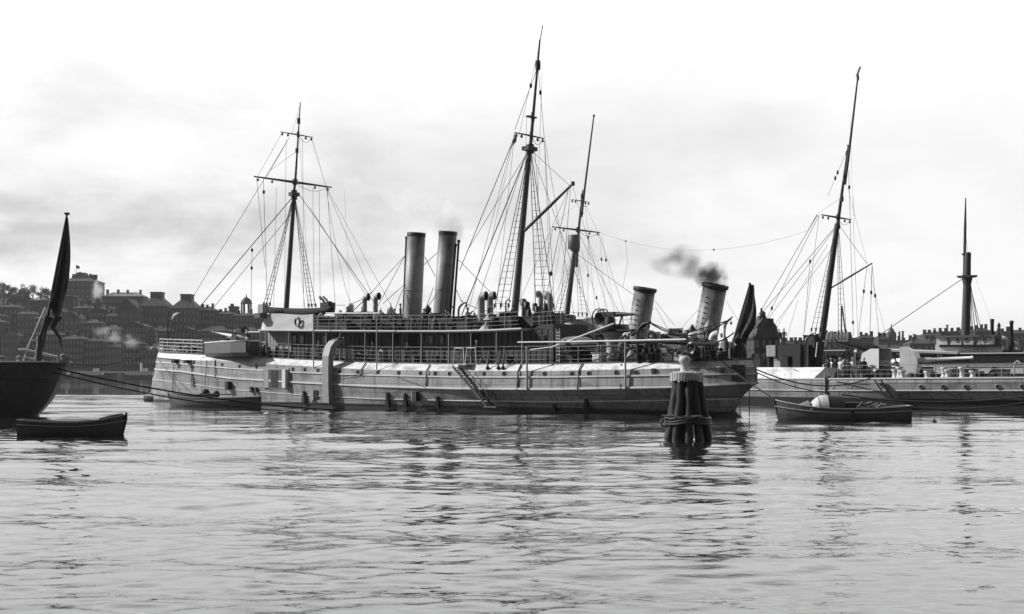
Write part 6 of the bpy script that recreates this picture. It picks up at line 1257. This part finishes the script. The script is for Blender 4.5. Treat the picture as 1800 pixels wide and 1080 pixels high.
# ---------------------------------------------------------------- people
PM = {}
def person_mesh(pose):
    if pose in PM: return PM[pose]
    J = {'pelvis': (0, 0, .92), 'waist': (0, 0, 1.08), 'chest': (0, .0, 1.33), 'neck': (0, 0, 1.49), 'head0': (0, .01, 1.56), 'head1': (0, .015, 1.66), 'head2': (0, .0, 1.745),
         'hl': (-.10, 0, .88), 'kl': (-.11, .02, .48), 'al': (-.11, -.02, .09), 'fl': (-.12, .13, .04), 'hr': (.10, 0, .88), 'kr': (.11, .02, .48), 'ar': (.11, -.02, .09), 'fr': (.12, .13, .04),
         'sl': (-.19, 0, 1.41), 'el': (-.25, -.02, 1.12), 'wl': (-.25, .08, .88), 'ml': (-.25, .11, .80), 'sr': (.19, 0, 1.41), 'er': (.25, -.02, 1.12), 'wr': (.25, .08, .88), 'mr': (.25, .11, .80)}
    if pose == 'lean':
        for k in ('chest', 'neck', 'head0', 'head1', 'head2', 'sl', 'sr'): x, y, z = J[k]; J[k] = (x, y + (z - 1.08) * .55, z - .06)
        J['el'] = (-.27, .32, 1.12); J['wl'] = (-.18, .52, 1.12); J['ml'] = (-.12, .58, 1.13); J['er'] = (.27, .32, 1.12); J['wr'] = (.18, .52, 1.12); J['mr'] = (.12, .58, 1.13)
    if pose == 'work':
        J['er'] = (.30, .2, 1.2); J['wr'] = (.22, .42, 1.36); J['mr'] = (.2, .5, 1.4); J['kr'] = (.13, .12, .5); J['fr'] = (.12, .14, .04); J['al'] = (-.14, -.18, .09); J['fl'] = (-.15, -.04, .04); J['kl'] = (-.12, -.03, .49)
    if pose == 'hips':
        J['el'] = (-.36, -.06, 1.16); J['wl'] = (-.2, .04, .99); J['ml'] = (-.15, .06, .96); J['er'] = (.36, -.06, 1.16); J['wr'] = (.2, .04, .99); J['mr'] = (.15, .06, .96)
    rd = dict(pelvis=(.15, .11), waist=(.135, .1), chest=(.17, .11), neck=(.058, .058), head0=(.06, .07), head1=(.078, .092), head2=(.06, .07), hl=(.095, .095), kl=(.065, .07), al=(.045, .05), fl=(.045, .03), sl=(.07, .07), el=(.047, .047), wl=(.033, .03), ml=(.04, .02))
    names = list(J); idx = {k: i for i, k in enumerate(names)}
    E = [('pelvis', 'waist'), ('waist', 'chest'), ('chest', 'neck'), ('neck', 'head0'), ('head0', 'head1'), ('head1', 'head2')]
    for s in 'lr': E += [('pelvis', 'h' + s), ('h' + s, 'k' + s), ('k' + s, 'a' + s), ('a' + s, 'f' + s), ('chest', 's' + s), ('s' + s, 'e' + s), ('e' + s, 'w' + s), ('w' + s, 'm' + s)]
    me = bpy.data.meshes.new('skeleton'); me.from_pydata([J[k] for k in names], [(idx[a], idx[c]) for a, c in E], []); o = bpy.data.objects.new('skeleton', me); COL.objects.link(o)
    sk_ = o.modifiers.new('skin', 'SKIN'); lay = me.skin_vertices[0].data
    for k in names:
        kk = k[:-1] + 'l' if (len(k) == 2 and k[-1] == 'r') else k; lay[idx[k]].radius = rd.get(kk, (.05, .05))
    lay[idx['pelvis']].use_root = True
    ss = o.modifiers.new('sub', 'SUBSURF'); ss.levels = 1; ss.render_levels = 1
    dg = bpy.context.evaluated_depsgraph_get(); dg.update(); nm = bpy.data.meshes.new_from_object(o.evaluated_get(dg)); nm.name = 'person'
    bpy.data.objects.remove(o); nm.materials.clear()
    hz = J['head0'][2]; hy = J['head0'][1]
    PM[pose] = (nm, J); return PM[pose]
capm = None
def cap_mesh(m):
    b = MB(); b.lathe((0, 0, 0), [(.095, -.02), (.1, .03), (.125, .055), (.12, .08), (.01, .09)], 12, 0); b.box((0, .1, -.01), (.13, .09, .015), 0, 0, -.2, 1); return b.obj('cap', [m, 'black'])
def person(pos, facing, label, pose='stand', cloth='uniform', cap='uniform', sc=1.0):
    nm, J = person_mesh(pose); key = (pose, cloth)
    if key not in PM:
        m2 = nm.copy(); m2.materials.append(MATS[cloth]); m2.materials.append(MATS['skin']); mi = []
        h0 = Vector(J['head0']); ml = Vector(J['ml']); mr = Vector(J['mr'])
        for p in m2.polygons: c = p.center; mi.append(1 if (c.z > h0.z - .04 or (c - ml).length < .08 or (c - mr).length < .08) else 0); p.use_smooth = True
        m2.polygons.foreach_set('material_index', mi)
        # nose and ears joined to the head
        PM[key] = m2
    o = bpy.data.objects.new('person', PM[key]); COL.objects.link(o); o.location = pos; o.rotation_euler = (0, 0, facing); o.scale = (sc, sc, sc)
    tag(o, label, 'person', 'sailors on board'); c = cap_mesh(cap); c.parent = o; h = J['head2']; c.location = (h[0], h[1], h[2] - .01)
def stand(fr, px, py, y, zb, ang, label, **k):
    p = fr.pt(px, py, y); q = fr.world((p.x, y, zb(p.x) if callable(zb) else zb)); person(q, fr.a + ang, label, **k)
stand(A, 694, 560, -2.7, lambda x: zu(x), R(180), 'sailor in dark uniform at the upper railing, left of a pair by the first funnel', pose='hips')
stand(A, 704, 555, -1.6, lambda x: zu(x) + .5, R(150), 'sailor in dark uniform standing higher, right of a pair by the first funnel')
stand(A, 784, 560, -2.2, lambda x: zu(x), R(190), 'sailor with a pale sleeve standing before the second funnel', pose='work')
stand(A, 716, 610, -2.8, zdeck, R(180), 'sailor leaning on the covered deck railing with a raised pale arm', pose='work')
stand(A, 401, 585, -3.6, zs0 + .75, R(100), 'gun crew sailor at the breech of the sponson gun, leftmost of three', pose='lean')
stand(A, 413, 585, -3.3, zs0 + .75, R(80), 'gun crew sailor standing behind the sponson gun, middle of three', pose='hips', cap='uniform_white')
stand(A, 437, 585, -2.6, zs0 + .8, R(90), 'gun crew sailor bending at the right end of the sponson, rightmost of three', pose='lean', cap='uniform_white')
stand(A, 1128, 620, .5, zdeck, R(180), 'sailor on the afterdeck near the foot of the far gunboat funnel')
stand(A, 1268, 620, -1.0, zdeck, R(160), 'sailor in a pale blouse beside the furled stern flag', cloth='uniform_white', cap='uniform_white', pose='work')
for k, (px, y, zf, ang, pose, cl_, cp_, lb) in enumerate([(605, -2.4, zu, 170, 'lean', 'uniform', 'uniform', 'sailor bending behind the upper railing by the searchlight'), (745, -2.5, zu, 200, 'stand', 'uniform', 'uniform_white', 'sailor in a white cap between the two upright funnels'), (822, -2.6, zu, 170, 'hips', 'uniform', 'uniform', 'sailor at the upper railing left of the tall twin ventilators'),
        (902, -2.4, zu, 190, 'stand', 'uniform', 'uniform', 'sailor at the upper railing by the foot of the mainmast'), (560, -2.7, zdeck, 180, 'stand', 'uniform', 'uniform', 'sailor in the shaded deck passage just left of the curved chute'), (655, -2.6, zdeck, 150, 'hips', 'uniform', 'uniform', 'sailor in the dark doorway of the shaded deck passage'),
        (838, -2.7, zdeck, 200, 'stand', 'uniform', 'uniform_white', 'sailor in a white cap at the head of the boarding ladder'), (1000, -2.3, zdeck, 180, 'lean', 'uniform', 'uniform', 'sailor bending over gear beside the lattice post'), (1095, -2.4, zdeck, 160, 'stand', 'uniform', 'uniform', 'sailor standing right of the flared gun column'),
        (1145, -2.3, zdeck, 200, 'work', 'uniform', 'uniform_white', 'sailor in a white cap working near the pale deck boxes aft'), (1238, -2.2, zdeck, 180, 'hips', 'uniform', 'uniform', 'sailor at the rail just right of the aft lifebuoy')]):
    stand(A, px, 600, y, zf, R(ang), lb, pose=pose, cloth=cl_, cap=cp_)
zBd = lambda x: zB(x)
for k, (px, y, ang, pose, cl_, lb) in enumerate([(1372, -1.0, 180, 'lean', 'uniform', 'sailor on top of the dark conning house, left of two'), (1378, -.6, 170, 'hips', 'uniform', 'sailor on top of the dark conning house, right of two')]):
    p = Bf.pt(px, 600, y); person(Bf.world((p.x, y, Bf.pt(1380, 607, -2.4).z)), Bf.a + R(ang), lb, pose, cl_, 'uniform_white', .9)
for k, (px, y, ang, pose, cl_, lb) in enumerate([(1455, -3.0, 180, 'stand', 'uniform', 'sailor in dark clothes at the left end of the gangway crowd'), (1461, -2.9, 150, 'work', 'uniform_white', 'sailor in a white blouse under the gangway platform, left of the pair in white'),
        (1468, -3.1, 200, 'stand', 'uniform', 'sailor in dark clothes under the middle of the gangway platform'), (1477, -3.0, 180, 'hips', 'uniform_white', 'sailor in a white blouse under the gangway platform, right of the pair in white'),
        (1490, -3.0, 160, 'stand', 'uniform', 'sailor in dark clothes just right of the gangway platform'), (1499, -2.6, 190, 'work', 'uniform_white', 'sailor in a white blouse left of the curved ventilator'), (1512, -3.0, 180, 'hips', 'uniform', 'sailor in dark uniform in front of the curved ventilator'),
        (1519, -2.8, 200, 'stand', 'uniform', 'sailor in dark uniform beside the white shield of the quarter gun'), (1578, -2.4, 170, 'lean', 'uniform', 'sailor bending on the afterdeck between the two shielded guns')]):
    p = Bf.pt(px, 655, y); person(Bf.world((p.x, y, zB(p.x) + .03)), Bf.a + R(ang), lb, pose, cl_, 'uniform_white' if k % 2 else 'uniform')
# ---------------------------------------------------------------- smoke and steam
def smoke(name, c, rad, dens, label, col=.5, scale=.35, seed=0, tilt=0.0, lo=.42, hi=.75, aniso=0.2):
    b = MB(); n = 20; b.lathe((0, 0, 0), [(math.sin(math.pi * i / 10) + .0005, -math.cos(math.pi * i / 10)) for i in range(11)], n); o = b.obj(name, [])
    o.location = c; o.scale = rad; o.rotation_euler = (0, tilt, 0); tag(o, label, 'smoke', None, 'stuff')
    m = bpy.data.materials.new(name + '_volume'); m.use_nodes = True; t = m.node_tree; t.nodes.clear(); out_ = N(t, 'ShaderNodeOutputMaterial'); v = N(t, 'ShaderNodeVolumePrincipled')
    v.inputs['Color'].default_value = (col, col, col, 1); v.inputs['Anisotropy'].default_value = aniso
    tcn = N(t, 'ShaderNodeTexCoord'); vl = N(t, 'ShaderNodeVectorMath', operation='LENGTH'); n0 = N(t, 'ShaderNodeTexNoise'); n0.inputs['Scale'].default_value = 1.3; n0.inputs['Detail'].default_value = 5; t.links.new(tcn.outputs['Object'], n0.inputs[0]); v1 = N(t, 'ShaderNodeVectorMath', operation='SUBTRACT'); v1.inputs[1].default_value = (.5, .5, .5); t.links.new(n0.outputs[1], v1.inputs[0]); v2 = N(t, 'ShaderNodeVectorMath', operation='SCALE'); v2.inputs['Scale'].default_value = 1.5; t.links.new(v1.outputs[0], v2.inputs[0]); v3 = N(t, 'ShaderNodeVectorMath', operation='ADD'); t.links.new(v2.outputs[0], v3.inputs[0]); t.links.new(tcn.outputs['Object'], v3.inputs[1])
    t.links.new(v3.outputs[0], vl.inputs[0])
    edge = N(t, 'ShaderNodeMapRange'); edge.inputs[1].default_value = .1; edge.inputs[2].default_value = .85; edge.inputs[3].default_value = 1; edge.inputs[4].default_value = 0; t.links.new(vl.outputs['Value'], edge.inputs[0])
    geo = N(t, 'ShaderNodeNewGeometry'); mp = N(t, 'ShaderNodeMapping'); mp.inputs['Location'].default_value = (seed * 3.1, seed, 0); t.links.new(geo.outputs['Position'], mp.inputs[0])
    ns = N(t, 'ShaderNodeTexNoise'); ns.inputs['Scale'].default_value = scale; ns.inputs['Detail'].default_value = 5; t.links.new(mp.outputs[0], ns.inputs[0])
    r_ = N(t, 'ShaderNodeMapRange'); r_.inputs[1].default_value = lo; r_.inputs[2].default_value = hi; r_.inputs[3].default_value = 0; r_.inputs[4].default_value = dens; t.links.new(ns.outputs[0], r_.inputs[0])
    t.links.new(math_(t, 'MULTIPLY', r_.outputs[0], edge.outputs[0]), v.inputs['Density']); t.links.new(v.outputs[0], out_.inputs['Volume']); o.data.materials.append(m)
fB2top = Bf.world(Bf.pt(1257, 498, 0)); sc_ = fB2top.y / F
smoke('black_smoke', fB2top + Vector((-.2, 0, .6)), (2.1, 1.5, 1.9), 3.0, 'black smoke rolling off the rim of the right hand raked funnel', .03, .9, 2, R(30), .34, .6)
smoke('black_smoke', fB2top + Vector((-2.6, .4, 2.0)), (4.6, 2, 2.2), .9, 'dark smoke shearing left above the right hand raked funnel', .05, .6, 9, R(12), .36, .64)
smoke('black_smoke', fB2top + Vector((-13, 3, 3.0)), (13, 4, 5.0), .10, 'thin grey smoke drifting far left behind the raked funnels', .12, .25, 5, R(-4), .38, .66)
fA2top = A.world(A.pt(788, 405, 0)); fA1top = A.world(A.pt(732, 408, 0))
smoke('white_steam', fA2top + Vector((.1, 0, .5)), (1.7, 1.3, 2.3), 2.2, 'white steam rising off the right hand upright funnel', 1.0, .8, 3, 0, .3, .6)
smoke('white_steam', fA2top + Vector((-2.6, .6, 2.2)), (3.8, 1.8, 1.7), .8, 'white steam drifting left between the two upright funnels', 1.0, .6, 6, R(28), .35, .65)
smoke('grey_smoke', fA1top + Vector((-2.6, 1, 3.6)), (6.5, 2.5, 2.6), .10, 'faint grey smoke drifting up and left from the left hand upright funnel', .25, .4, 8, R(28), .36, .66)
smoke('white_smoke', at(171, 509, 862), (6, 5, 8), .30, 'white smoke plume on the hilltop between the villa and the long house', 1.0, .12, 1, 0, .3, .6)
smoke('white_smoke', at(210, 592, 690), (18, 8, 6), .12, 'pale smoke drifting over the waterfront houses left of the big bow', 1.0, .16, 4, R(18), .46, .66)
# ---------------------------------------------------------------- harbour haze
b = MB(); b.box((0, 1500, 60), (6400, 3900, 126)); hz_ = b.obj('haze', [], None); tag(hz_, kind='stuff', label='thin harbour haze')
m = bpy.data.materials.new('haze_air'); m.use_nodes = True; t = m.node_tree; t.nodes.clear(); out_ = N(t, 'ShaderNodeOutputMaterial'); v = N(t, 'ShaderNodeVolumePrincipled'); v.inputs['Color'].default_value = (.9, .9, .9, 1); v.inputs['Density'].default_value = .00007; v.inputs['Anisotropy'].default_value = .2
t.links.new(v.outputs[0], out_.inputs['Volume']); hz_.data.materials.append(m)
